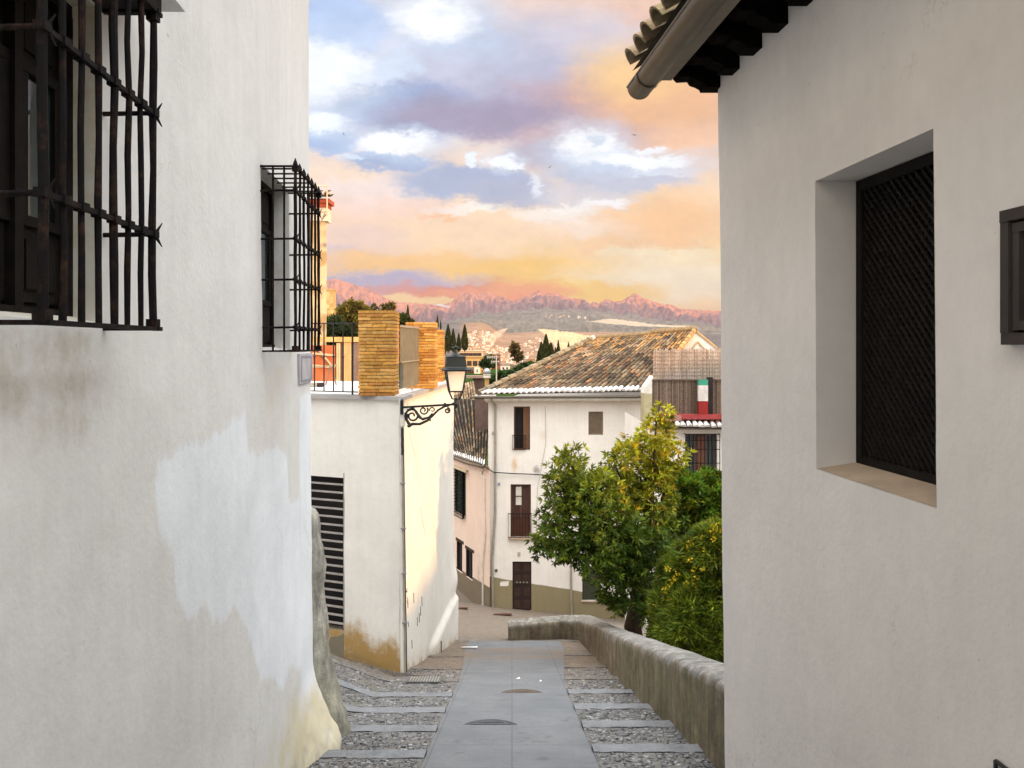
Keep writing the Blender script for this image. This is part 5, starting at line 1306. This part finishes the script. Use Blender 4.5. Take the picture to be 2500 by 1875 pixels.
# ================================================================== TREES
def leaf(mb, c, d, L, W, col, rnd):
    s_ = d.cross(Vector((rnd.uniform(-1, 1), rnd.uniform(-1, 1), rnd.uniform(-1, 1)))).normalized()*W/2
    mb.add([c, c+d*L*.45+s_, c+d*L, c+d*L*.45-s_], [(0, 1, 2, 3)], col)
def crown(mb, lobes, rnd, density, L, W, colf, nl=9, shell=.55):
    """lobes = (centre, radius); rosettes of pointed leaves spread through each lobe"""
    for c, r, *sq in lobes:
        c = Vector(c); sq = sq[0] if sq else (1, 1, .85)
        for i in range(int(density*r*r)):
            d = Vector((rnd.gauss(0, 1), rnd.gauss(0, 1), rnd.gauss(0, 1))).normalized()
            rr = r*(shell+(1.08-shell)*rnd.random()**.8)*(1+.35*mnoise.noise(d*2.2+c)); p = c+Vector((d.x*sq[0], d.y*sq[1], d.z*sq[2]))*rr
            n = mnoise.noise(p*1.7/max(r, .3))
            if n < -.28: continue
            base = colf(p, c, r, rnd); bf = max(.35, 1+1.1*mnoise.noise(p*2.3/max(.4, min(1, r)))); base = tuple(x*bf for x in base)
            for k in range(nl):
                dd = (d*.7+Vector((rnd.gauss(0, .7), rnd.gauss(0, .7), rnd.gauss(0, .6)-.15))).normalized()
                f = rnd.uniform(.7, 1.3); leaf(mb, p, dd, L*rnd.uniform(.7, 1.2), W*rnd.uniform(.8, 1.2), tuple(x*f for x in base), rnd)
def limbs(mb, base, tips, r0, rnd, col=(1, 1, 1)):
    for t in tips:
        t = Vector(t); n = 6; pts = []; b = Vector(base)
        mid = b+(t-b)*.5+Vector((rnd.uniform(-.15, .15), rnd.uniform(-.15, .15), rnd.uniform(0, .3)))*(t-b).length*.3
        for i in range(n+1):
            s_ = i/n; p = b*(1-s_)**2+mid*2*s_*(1-s_)+t*s_**2+Vector((rnd.uniform(-.03, .03), rnd.uniform(-.03, .03), rnd.uniform(-.03, .03))); pts.append(p)
        mb.tube(pts, [r0*(1-.82*i/n) for i in range(n+1)], 7, col)
TYd = 17.2
def tp(x, y, dy=0): return dp(x, y, TYd+dy)
def rr_(r): return r*1.1302/2000*TYd
rnd = random.Random(21)
L1 = [(1432, 895, 26, .1), (1418, 935, 42, 0), (1395, 965, 52, .3), (1350, 985, 38, -.2), (1455, 985, 34, .4), (1420, 1010, 46, .5), (1330, 1030, 42, .2),
      (1232, 992, 34, -.3), (1215, 1030, 42, 0), (1250, 1050, 52, .6), (1290, 1060, 50, -.5), (1345, 1075, 58, .3), (1225, 1090, 48, -.2), (1190, 1120, 34, .2), (1176, 1165, 30, 0), (1205, 1165, 42, -.4), (1165, 1190, 18, .1),
      (1260, 1130, 66, 0), (1320, 1140, 76, -.6), (1390, 1120, 66, .6), (1400, 1180, 70, -.4), (1340, 1210, 66, -.2), (1260, 1190, 50, .4), (1300, 1225, 44, -.7),
      (1400, 1240, 60, .1), (1350, 1270, 48, -.3), (1318, 1290, 30, -.5), (1335, 1310, 22, -.2), (1410, 1290, 40, .5), (1375, 1300, 34, .9), (1450, 1150, 50, 1.0), (1455, 1220, 46, .8), (1440, 1270, 44, .6), (1430, 1310, 34, .5), (1402, 1318, 30, -.5), (1440, 1335, 30, 0), (1425, 1030, 40, .2), (1300, 1170, 50, .2), (1420, 1075, 50, .2), (1215, 1185, 36, 0), (1240, 1060, 44, .2), (1360, 1040, 40, .5)]
lob = [(tp(a, b, d), rr_(r)) for a, b, r, d in L1]
def tcol(p, c, r, rnd):  # leaf yellow grows towards the top: autumn tint plus sunlight put into the colour
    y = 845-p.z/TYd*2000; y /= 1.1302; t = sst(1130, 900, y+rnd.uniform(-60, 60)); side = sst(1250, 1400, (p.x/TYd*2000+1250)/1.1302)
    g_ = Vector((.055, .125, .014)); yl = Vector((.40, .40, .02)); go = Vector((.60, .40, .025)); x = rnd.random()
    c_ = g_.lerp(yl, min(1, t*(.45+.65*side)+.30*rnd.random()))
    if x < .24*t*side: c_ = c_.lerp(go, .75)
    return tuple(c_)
tr = thing('street_tree', 'leafy tree turning yellow, sunlit gold put into its top leaves, behind the parapet', 'tree', (2.75, 17.6, -8.2))
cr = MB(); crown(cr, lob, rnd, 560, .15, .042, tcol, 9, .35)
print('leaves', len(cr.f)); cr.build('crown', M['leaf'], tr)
tk = MB(); fk = dp(1392, 1240, 17.5)
tk.tube([(2.78, 17.6, -8.3), (2.77, 17.6, -7.4), (2.66, 17.55, -6.6), (2.58, 17.5, -6.0), tuple(fk)], [.26, .23, .20, .19, .16], 12)
tk.tube([(2.80, 17.62, -7.3), (2.98, 17.55, -6.3), (3.2, 17.7, -5.2)], [.16, .13, .08], 9)
limbs(tk, fk, [tp(1418, 900), tp(1400, 1000, .3), tp(1330, 1000, .2), tp(1235, 1010, -.2), tp(1190, 1130), tp(1175, 1180), tp(1300, 1100, -.4), tp(1450, 1000, .4), tp(1330, 1280, -.3), tp(1255, 1170, .2), tp(1460, 1150, .9)], .085, rnd)
tk.build('trunk', M['bark'], tr, smooth=True)
def bush(name, label, cat, L, Yd, dens, Lf, Wf, colf, grp=None, shell=.4, trunk=True):
    k = Yd/2000*1.1302; lob = [(dp(a, b, Yd+d), r*k) for a, b, r, d in L]
    lo = min(c.z-r for c, r in lob); cx = sum(c.x for c, r in lob)/len(lob)
    gzv = min(lo, lo-.2); t = thing(name, label, cat, (cx, Yd, gzv), grp); m_ = MB(); rnd = random.Random(int(L[0][0]+Yd)); crown(m_, lob, rnd, dens/(k*k*1600) if dens > 5 else dens/(k*k), Lf, Wf, colf, 8, shell); m_.build('crown', M['leaf'] if Yd < 40 else M['farleaf'], t)
    if trunk:
        b_ = MB(); base = Vector((cx, Yd, lo-.8)); b_.tube([base, base+Vector((.05*k*20, 0, .8))], [.09, .07], 7); limbs(b_, base+Vector((0, 0, .6)), [c for c, r in lob[:6]], .06, rnd); b_.build('trunk', M['bark'], t)
    return t
def gcol2(base, yl=None, p_=0.0):
    def f(p, c, r, rnd):
        k = rnd.uniform(.7, 1.3); b_ = base
        if yl and rnd.random() < p_: b_ = yl
        return tuple(x*k for x in b_)
    return f
GY = (.34, .25, .015)
bush('leafy_tree', 'bright green tree reaching the barred window on the right', 'tree', [(1480, 1060, 36, 0), (1462, 1035, 22, .2), (1500, 1090, 40, .3), (1535, 1045, 30, .2), (1550, 1090, 45, 0), (1475, 1110, 42, .6), (1515, 1140, 45, .2), (1558, 1150, 45, 0), (1480, 1175, 50, .7), (1530, 1190, 50, .5)], 18.5, 2000, .15, .045, gcol2((.13, .23, .02), (.34, .33, .02), .25))
L4 = [(1560, 1200, 60, 0), (1510, 1230, 56, .3), (1480, 1270, 52, .4), (1545, 1270, 60, 0), (1455, 1310, 40, .2), (1500, 1320, 55, -.2), (1550, 1340, 60, 0), (1480, 1360, 45, -.4), (1530, 1390, 50, -.4), (1450, 1350, 36, 0), (1590, 1300, 70, 0), (1600, 1400, 70, 0), (1450, 1240, 20, .2), (1530, 1165, 24, 0), (1495, 1190, 20, .1), (1430, 1300, 18, .1), (1545, 1150, 18, .2)]
fb4 = bush('flowering_bush', 'large soft green bush dotted with yellow flowers behind the parapet', 'bush', L4, 15.2, 2100, .20, .026, gcol2((.12, .18, .02), (.24, .27, .02), .4), trunk=True)
fl_ = MB(); rnd = random.Random(3)
for i in range(150):
    a, b, r, d = rnd.choice(L4); th = rnd.random()*6.28; q_ = rnd.random()**.5
    if b > 1330 and rnd.random() < .5: continue
    c = dp(a+math.cos(th)*r*q_, b+math.sin(th)*r*q_, 15.2-r*1.1302/2000*15.2*(1-q_*q_)**.5-.05)
    for k in range(10):
        dd = Vector((rnd.gauss(0, 1), rnd.gauss(0, 1), rnd.gauss(0, 1))).normalized(); leaf(fl_, c+dd*.02, dd, .045, .028, (.62, .47, .015), rnd)
fl_.build('flowers', M['leaf'], fb4)
# trees beyond the terrace
OL = (.20, .155, .03); DG = (.028, .045, .012)
fm = [('garden_tree', 'very dark tree filling the gap behind the black terrace railing', [(712, 728, 28, 0), (735, 730, 26, 0), (720, 705, 22, .5), (752, 735, 24, 0), (700, 745, 24, 0)], 50, DG, .3, .12),
      ('pine_tree', 'broad golden green pine above the railing, left of the front pillar', [(750, 672, 20, 0), (772, 665, 16, 0), (785, 680, 20, 0), (760, 700, 26, 1), (790, 706, 22, 1), (735, 690, 18, 1), (756, 655, 8, 0)], 70, OL, .35, .14),
      ('garden_tree', 'small round tree just over the top of the front brick pillar', [(837, 668, 10, 0), (845, 660, 8, 0), (832, 662, 7, 0)], 90, (.17, .125, .03), .35, .14),
      ('garden_tree', 'thin dark spiky tree over the left part of the front pillar', [(808, 664, 7, 0), (803, 668, 5, 0), (815, 670, 8, 0), (808, 656, 3, 0)], 95, (.10, .10, .03), .3, .1),
      ('garden_tree', 'dark round bush tree between the first and second brick pillars', [(870, 690, 14, 0), (878, 700, 16, 0), (866, 702, 12, 0)], 60, (.06, .07, .015), .25, .1)]
for n_, lab, L, Yd, c_, lf, wf in fm: bush(n_, lab, 'tree', L, Yd, .5, lf, wf, gcol2(c_), 'trees beyond the terrace')
bush('broadleaf_tree', 'lone ragged tree standing before the far white town', 'tree', [(1113, 750, 7, 0), (1111, 758, 9, 0), (1118, 765, 9, 0), (1121, 772, 7, 0), (1113, 745, 5, 0), (1116, 776, 5, 0)], 240, .6, 1.1, .5, gcol2((.15, .10, .03)))
# cypresses
def cypress_mesh():
    m_ = MB(); rnd = random.Random(17)
    for i in range(1500):
        t = rnd.random(); r = .13*math.sin(math.pi*min(1, t*1.02+.02)**.62)**.8*(1-.25*t); th = rnd.random()*6.283; rr = r*(.6+.45*rnd.random())
        p = Vector((math.cos(th)*rr, math.sin(th)*rr, t)); d = Vector((math.cos(th)*.35, math.sin(th)*.35, 1)).normalized()
        f = rnd.uniform(.6, 1.5); leaf(m_, p, d, .09, .03, (.060*f, .068*f, .014*f), rnd)
    return m_
cm_ = cypress_mesh()
cyp = [(968, 704, 760, 250, 'tall front cypress of the left group, just left of the lantern finial'), (979, 713, 760, 250, 'second cypress of the left group, close behind the tallest'), (991, 722, 760, 255, 'shortest cypress of the left group'), (1004, 705, 758, 250, 'rightmost pointed cypress of the left group'),
       (945, 683, 710, 200, 'small cypress tip just right of the middle brick pillar'), (952, 692, 712, 205, 'lower cypress tip beside the small pointed one over the far pillar'), (960, 735, 765, 240, 'short dark cypress low at the left end of the left group'), (881, 660, 700, 110, 'narrow cypress tip rising between the first two brick pillars'),
       (1169, 742, 800, 235, 'left cypress of the cluster behind the tiled roof'), (1179.5, 727, 800, 230, 'tallest spire of the cypress cluster behind the tiled roof'), (1190, 744, 800, 230, 'broad round topped cypress of the cluster behind the roof'), (1206, 738, 790, 240, 'slim cypress just right of the cluster behind the roof'), (1200, 752, 790, 238, 'small cypress squeezed beside the slim one'),
       (1228, 742, 782, 260, 'lone slim cypress over the middle of the roof slope'), (1257, 741, 764, 270, 'rightmost short cypress peeping over the roof slope'), (1163, 760, 800, 232, 'low dark cypress at the left foot of the cluster')]
c1 = None
for (x, yt, yb, Yd, lab) in cyp:
    a, b = dp(x, yb, Yd), dp(x, yt, Yd); h = b.z-a.z
    if c1 is None:
        c1 = thing('cypress', lab, 'cypress', a, 'cypresses on the slope'); m0 = cm_.build('crown', M['farleaf']); m0.parent = c1
        t_ = MB(); t_.tube([(0, 0, -.05), (0, 0, .3)], [.02, .012], 6); t0 = t_.build('trunk', M['bark']); t0.parent = c1; o = c1; kids = [m0, t0]
    else:
        o = c1.copy(); C.objects.link(o); o['label'] = lab; o.location = a
        for k_c in kids: n_ = k_c.copy(); C.objects.link(n_); n_.parent = o
    wd = random.uniform(.9, 1.15)*(1.5 if 'broad' in lab else .75 if 'slim' in lab or 'tip' in lab else 1.0)
    o.scale = (h*wd, h*wd, h); o.rotation_euler = (0, 0, random.random()*6)

# ================================================================== TERRAIN TO THE MOUNTAINS
RG = [(700, 688), (798, 688), (818, 686), (887, 704), (942, 725), (969, 733), (1006, 736), (1080, 738), (1101, 734), (1115, 724), (1129, 716), (1140, 718), (1152, 713), (1165, 719), (1185, 716), (1202, 718), (1215, 722), (1229, 722), (1245, 730), (1257, 729), (1275, 724), (1300, 719), (1316, 713), (1330, 719), (1357, 717), (1375, 722), (1389, 726), (1426, 729), (1440, 737), (1449, 733), (1460, 737), (1480, 729), (1500, 734), (1517, 733), (1535, 726), (1551, 720), (1566, 727), (1586, 733), (1617, 740), (1640, 742), (1659, 750), (1700, 753), (1745, 756), (1900, 765)]
FG = [(760, 818), (900, 812), (1006, 803), (1070, 794), (1161, 773), (1240, 761), (1316, 755), (1435, 758), (1500, 765), (1572, 776), (1660, 787), (1745, 797), (1900, 800)]
eY = [(44, -.27), (60, -.12), (80, -.064), (100, -.045), (120, -.0385), (150, -.034), (172, -.0305), (230, -.0282), (400, -.0255), (800, -.0225), (1300, -.020), (2000, -.009), (3000, .004), (4000, .013)]
lY = [math.log(a) for a, b in eY]; lE = [b for a, b in eY]
def ue(p, T): return (845-float(np.interp(p, [a for a, b in T], [b for a, b in T])))/2000
def terr(p, Y):
    """height of the land; p is bearing (x/y*2000+1250)"""
    eR = ue(p, RG); eR += .45*(eR-float(np.interp(p, [760, 1000, 1200, 1400, 1600, 1800], [.0775, .0585, .0615, .0605, .0555, .044]))); eF = ue(p, FG)
    if Y <= 4000:
        e = float(np.interp(math.log(Y), lY, lE)); u_ = (p-1250)/2000
        e += .015*sst(1235, 1170, p)*sst(500, 2200, Y)
        z = e*Y+Y*.0016*fb(p*.02, math.log(Y)*4, 0, 1)
    elif Y <= 8000:
        t = (Y-4000)/4000; e4 = .013+.015*sst(1235, 1170, p); e = lerp(e4, eF, t**.8)
        z = e*Y+18*fb(p*.012, Y/900, 3, 1)*math.sin(math.pi*t)+60*mnoise.noise(Vector((p*.008, Y/1700, 8)))*math.sin(math.pi*t)
    elif Y <= 13000:
        t = (Y-8000)/5000; e = lerp(eF, eR, min(1, t)**1.1)
        rid = 1-abs(mnoise.noise(Vector((p*.020+t*.8, t*1.8, 2))))*2; r2 = 1-abs(mnoise.noise(Vector((p*.06+t*1.5, t*4, 6))))*2; r3 = fb(p*.2, t*14, 5, 1)
        z = e*Y+(rid*190+r2*38+r3*12-160)*math.sin(math.pi*min(1, t))*(1 if t < 1 else 0)+12*fb(p*.15, 0, 0, 1)*(t > .95)
    else:
        t = (Y-13000)/2500; z = eR*13000+12*fb(p*.15, 0, 0, 1)-900*t
    return z
prs = frange(-900, 640, 14)+frange(640, 1800, 2.2)[1:]+frange(1800, 3400, 14)[1:]
Yr = [44*math.exp(i*math.log(4000/44)/110) for i in range(111)]+frange(4000, 8000, 55)[1:]+frange(8000, 13000, 60)[1:]+[13300, 13800, 14400]
def tcolr(p, Y):
    e_ = terr(p, Y)/Y; y = 845-e_*2000; n = fb(p*.03, math.log(Y)*9, 0, 1); n2 = fb(p*.11, Y/500, 2, 1)
    if Y < 260: c_ = Vector((.045, .085, .018))
    elif Y < 700: c_ = Vector((.10, .10, .04))
    elif Y < 4300: c_ = Vector((.15, .13, .115)).lerp(Vector((.30, .19, .12)), sst(1110, 1150, p)*sst(1560, 1480, p))
    elif Y < 8600: c_ = Vector((.155, .14, .11))*(1+.35*n2)
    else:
        t = (Y-8600)/4400; c_ = Vector((.15, .11, .10)).lerp(Vector((.20, .125, .105)), sst(-.15, .35, t+.4*n)).lerp(Vector((.40, .165, .08)), .8*sst(.45, .85, t+.5*n2)); c_ = c_*(1+.35*n2)  # higher rock more orange: low sun glow put into the colour
    fld = inpoly(p+4*n, y+2*n2, [(1312, 803), (1335, 804), (1400, 812), (1440, 820), (1480, 824), (1500, 850), (1440, 862), (1370, 852), (1345, 834), (1330, 818)])
    if Y > 600 and fld: c_ = Vector((.58, .40, .22))*(1+.25*n2)
    if Y > 600 and inpoly(p+5*n, y+2*n2, [(1198, 815), (1215, 806), (1240, 800), (1232, 810), (1212, 830), (1204, 838)]): c_ = Vector((.5, .33, .22))
    if Y > 4300 and inpoly(p+8*n, y+1.5*n2, [(1430, 785), (1490, 778), (1600, 792), (1700, 796), (1700, 800), (1560, 797)]): c_ = Vector((.42, .34, .24))
    if Y > 8600 and inpoly(p+2*n, y+1.5*n2, [(1035, 738), (1062, 740), (1100, 748), (1098, 751), (1060, 744)]): c_ = Vector((.45, .42, .42))
    return tuple(c_)
hm = MB(); hm.grid(prs, Yr, lambda p, Y: ((p-1250)/2000*Y, Y, terr(p, Y)), tcolr)
m, g_, b_ = newmat('far_land'); co = objco(g_)
k0 = g_.n('ShaderNodeCombineXYZ'); f0 = g_.mr(g_.noise(co, .02, 8, .7), .3, .7, .7, 1.3, smooth=False)
f1 = g_.math('MULTIPLY', f0, g_.mr(g_.noise(co, .002, 8, .7), .3, .7, .75, 1.25, smooth=False))
for i in range(3): g_.set(k0.inputs[i], f1)
g_.L.new(g_.mix(1.0, attr(g_), k0.outputs[0], 'MULTIPLY'), b_.inputs['Base Color']); b_.inputs['Roughness'].default_value = 1; b_.inputs['Specular IOR Level'].default_value = 0
bump(g_, b_, g_.noise(co, .006, 8, .7), .8, 60)
tag(hm.build('hills', m, smooth=True), kind='structure')

# ------------------------------------------------------------------ mid-distance houses
def midhouse(p0, p1, yt, yb, Yd, wc, kind, label, roofc=(.22, .11, .06), name='house', nwin=2):
    a, b = px(p0, yb, Yd), px(p1, yt, Yd); W_ = b.x-a.x; H_ = b.z-a.z; D_ = W_*.8
    t = thing(name, label, 'house', (a.x+W_/2, Yd, a.z)); m_ = MB(); m_.box(a.x, b.x, Yd, Yd+D_, a.z-8, b.z, wc)
    rh_ = W_*.22
    if kind == 'gable': m_.add([(a.x, Yd, b.z), (b.x, Yd, b.z), (a.x+W_/2, Yd, b.z+rh_), (a.x, Yd+D_, b.z), (b.x, Yd+D_, b.z), (a.x+W_/2, Yd+D_, b.z+rh_)], [(0, 1, 2), (5, 4, 3)], wc)
    m_.build('wall', M['attr'], t); m_ = MB(); o = W_*.05
    if kind == 'gable':
        cx = a.x+W_/2
        for s_ in (-1, 1): m_.add([(cx, Yd-o, b.z+rh_+.02), (cx, Yd+D_+o, b.z+rh_+.02), (cx+s_*(W_/2+o), Yd+D_+o, b.z-.05), (cx+s_*(W_/2+o), Yd-o, b.z-.05)], [(0, 1, 2, 3)], roofc); m_.add([(cx, Yd-o, b.z+rh_+.22), (cx, Yd+D_+o, b.z+rh_+.22), (cx+s_*(W_/2+o), Yd+D_+o, b.z+.15), (cx+s_*(W_/2+o), Yd-o, b.z+.15)], [(0, 1, 2, 3)], roofc)
    elif kind == 'hip': m_.add([(a.x-o, Yd-o, b.z), (b.x+o, Yd-o, b.z), (b.x+o, Yd+D_+o, b.z), (a.x-o, Yd+D_+o, b.z), (a.x+W_*.35, Yd+D_/2, b.z+rh_), (b.x-W_*.35, Yd+D_/2, b.z+rh_)], [(0, 1, 5, 4), (1, 2, 5), (2, 3, 4, 5), (3, 0, 4), (3, 2, 1, 0)], roofc)
    else: m_.box(a.x-o, b.x+o, Yd-o, Yd+D_+o, b.z, b.z+.35, roofc)
    m_.build('roof', M['attr'], t)
    for i in range(nwin):
        m_ = MB(); xc = a.x+W_*(i+.5+.2)/(nwin+.4); hw = min(.09*W_, .9); m_.box(xc-hw, xc+hw, Yd-.08, Yd+.02, a.z+H_*.3, a.z+H_*.72, (.05, .035, .03)); m_.build('window', M['attr'], t)
    return t
midhouse(1136, 1198, 873, 902, 235, (.55, .36, .17), 'flat', 'long tan villa with flat roof and square windows right of the lantern', (.4, .26, .12), nwin=4)
midhouse(1141, 1158, 848, 858, 330, (.62, .5, .38), 'hip', 'left of two small brown roofed houses beside the left cypresses', (.2, .1, .06))
midhouse(1154, 1172, 853, 866, 320, (.62, .48, .34), 'hip', 'right of two small brown roofed houses beside the left cypresses', (.28, .14, .08))
midhouse(1119, 1178, 857, 874, 300, (.66, .5, .36), 'flat', 'long low pale building under the two brown roofed houses', (.6, .5, .4), nwin=5)
midhouse(1158, 1172, 897, 914, 155, (.75, .68, .58), 'gable', 'white gable fronted house close behind the lantern glass', (.3, .27, .25), nwin=1)
midhouse(1140, 1158, 901, 914, 157, (.28, .13, .08), 'flat', 'reddish brown annex left of the white gable house', (.22, .18, .16), nwin=3)
midhouse(1172, 1183, 899, 914, 158, (.6, .3, .12), 'flat', 'narrow orange house right of the white gable house', (.25, .15, .1), nwin=1)
midhouse(1198, 1222, 868, 892, 245, (.45, .13, .08), 'flat', 'brick red house behind the aerial mast', (.3, .1, .06), nwin=2)
midhouse(1222, 1245, 893, 905, 175, (.68, .64, .58), 'hip', 'small white house with hipped dark roof above the green slope', (.16, .12, .10), nwin=2)
midhouse(1250, 1289, 897, 902, 190, (.4, .36, .33), 'gable', 'long low shed with grey roof right of the small white house', (.17, .15, .15), nwin=0, name='shed')
midhouse(1289, 1306, 879, 905, 205, (.42, .26, .13), 'flat', 'brown block house just left of the cypress cluster', (.3, .18, .1), nwin=1)
midhouse(1304, 1320, 888, 905, 200, (.65, .33, .10), 'flat', 'orange walled house touching the cypress cluster', (.6, .55, .5), nwin=1)
def hcf(p, c, r, rnd): k = rnd.uniform(.6, 1.4); return (.035*k, .075*k, .018*k)
for i, (L, Yd, lab) in enumerate([([(1112, 812, 14, 0), (1125, 808, 16, 0), (1142, 806, 14, 0), (1155, 800, 12, 0)], 100, 'dark green hedge running behind the far roof slope'),
    ([(1055, 778, 10, 0), (1063, 782, 10, 0), (1048, 788, 8, 0)], 150, 'round grey green bush behind the metal cowl'),
    ([(1085, 815, 12, 0), (1100, 812, 12, 0), (1070, 822, 12, 0), (1090, 828, 12, 0)], 75, 'bright green bushes on the slope behind the aerial mast'),
    ([(1135, 792, 7, 0), (1148, 790, 8, 0), (1128, 796, 8, 0), (1160, 792, 8, 0)], 160, 'darker scrub beneath the orange houses')]):
    bush('hedge', lab, 'hedge', L, Yd, .6, .5*Yd/100, .28*Yd/100, hcf, trunk=False)

# ------------------------------------------------------------------ the far town
rnd = random.Random(12)
protos = []
for i in range(8):
    m_ = MB(); wc = [(.74, .66, .55), (.70, .58, .45), (.78, .72, .64), (.66, .42, .26), (.72, .55, .40), (.76, .70, .60), (.60, .34, .2), (.7, .66, .62)][i]
    w_, d_, h_ = [(1, .8, .6), (1.5, .8, .55), (.9, .9, .9), (1.2, .7, .5), (2.0, .8, .7), (1.1, 1, 1.1), (1, .8, .5), (1.6, .7, .45)][i]
    m_.box(-w_/2, w_/2, -d_/2, d_/2, -.8, h_, wc)
    if i % 3 != 2:
        rc = (.34, .17, .10); m_.add([(-w_/2-.05, -d_/2-.05, h_), (w_/2+.05, -d_/2-.05, h_), (w_/2+.05, d_/2+.05, h_), (-w_/2-.05, d_/2+.05, h_), (-w_/2-.05, 0, h_+.22), (w_/2+.05, 0, h_+.22)], [(0, 1, 5, 4), (2, 3, 4, 5), (0, 4, 3), (1, 2, 5)], rc)
    else: m_.box(-w_/2-.04, w_/2+.04, -d_/2-.04, d_/2+.04, h_+.002, h_+.06, (.5, .4, .32))
    for k in range(int(w_*3)): x = -w_/2+.15+k*.32; m_.box(x, x+.12, -d_/2-.01, -d_/2+.01, h_*.35, h_*.7, (.14, .09, .07))
    protos.append(m_)
KIND = ['cream', 'tan', 'white', 'brick coloured', 'pinkish', 'tall cream', 'brown', 'pale grey']
first = {}
REG = [([(1140, 812), (1200, 810), (1204, 838), (1240, 852), (1262, 880), (1262, 892), (1225, 884), (1190, 866), (1140, 850)], 175, 'in the town climbing the slope right of the left cypresses', 'houses of the town on the near slope'),
       ([(1262, 846), (1296, 828), (1322, 822), (1345, 838), (1375, 852), (1430, 866), (1480, 866), (1480, 880), (1400, 900), (1262, 892), (1268, 866)], 105, 'in the town spread below the pale field', 'houses of the town below the field'),
       ([(1315, 774), (1340, 768), (1400, 772), (1480, 780), (1478, 783), (1400, 777), (1340, 776)], 20, 'in the thin row high on the grey foothill', 'houses in a row on the foothill')]
ylist = [44*math.exp(i*math.log(8000/44)/700) for i in range(701)]
for P_, N_, where, grp in REG:
    n = 0; x0, x1 = min(a for a, b in P_), max(a for a, b in P_); y0, y1 = min(b for a, b in P_), max(b for a, b in P_)
    while n < N_:
        a, b = rnd.uniform(x0, x1), rnd.uniform(y0, y1)
        if not inpoly(a, b, P_): continue
        Y = None
        for yy in ylist:
            if yy > 450 and 845-terr(a, yy)/yy*2000 <= b: Y = yy; break
        if Y is None: continue
        i = rnd.randrange(8); s_ = rnd.uniform(3.0, 6.2)/2000*Y*(.55 if 'row' in where else 1)
        key = (i, grp); lab = 'tiny %s house %s' % (KIND[i], where)
        if i not in first: o = protos[i].build('town_house', M['attr']); first[i] = o
        else: o = first[i].copy(); C.objects.link(o)
        tag(o, lab, 'house', grp+', '+KIND[i]+' ones'); o.location = ((a-1250)/2000*Y, Y, terr(a, Y)+s_*.1); o.scale = (s_, s_, s_); o.rotation_euler = (0, 0, rnd.uniform(-.7, .7)); n += 1

# ================================================================== BIRDS
def bird(x, y, bank, label):
    c = dp(x, y, 60); m_ = MB()
    m_.tube([c+Vector((0, -.12, 0)), c+Vector((0, -.07, .005)), c, c+Vector((0, .08, 0)), c+Vector((0, .15, 0))], [.006, .028, .034, .02, .004], 7)
    for s_ in (-1, 1):
        w_ = [Vector((0, -.05, .01)), Vector((0, .05, .01)), Vector((s_*.11, .03, .045)), Vector((s_*.11, -.045, .045)), Vector((s_*.24, .09, .0))]
        rot = Matrix.Rotation(R(bank), 3, 'Y')
        v_ = [c+rot@p for p in w_]; v_ += [p+Vector((0, 0, .008)) for p in v_]
        m_.add(v_, [(0, 1, 2, 3), (3, 2, 4), (8, 7, 6, 5), (9, 7, 8), (0, 5, 6, 1), (3, 0, 5, 8), (2, 1, 6, 7), (4, 2, 7, 9), (3, 4, 9, 8)])
    m_.add([c+Vector((0, .12, 0)), c+Vector((-.035, .2, 0)), c+Vector((.035, .2, 0)), c+Vector((0, .12, .01))], [(0, 1, 2), (3, 2, 1)])
    tag(m_.build('bird', M['black'], loc=c), label, 'bird', 'birds in the sky')
bird(742, 289, 60, 'small dark bird at far left of the sky near the left wall')
bird(1370, 292, 15, 'small dark bird with spread wings high on the right')
bird(1188, 361, -35, 'small dark bird in the middle of the sky, lowest of three')

# ================================================================== AIR
hb = MB(); hb.box(-16500, 16500, -60, 14500, -140, 1010); hz = hb.build('haze', [bpy.data.materials.new('haze')]); tag(hz, kind='stuff')
hmt = hz.data.materials[0]; hmt.use_nodes = True; nt = hmt.node_tree; nt.nodes.remove(nt.nodes['Principled BSDF'])
pv = nt.nodes.new('ShaderNodeVolumePrincipled'); pv.inputs['Color'].default_value = (.37, .32, .43, 1); pv.inputs['Density'].default_value = 0.000036; pv.inputs['Anisotropy'].default_value = 0.0
nt.links.new(pv.outputs[0], nt.nodes['Material Output'].inputs['Volume'])
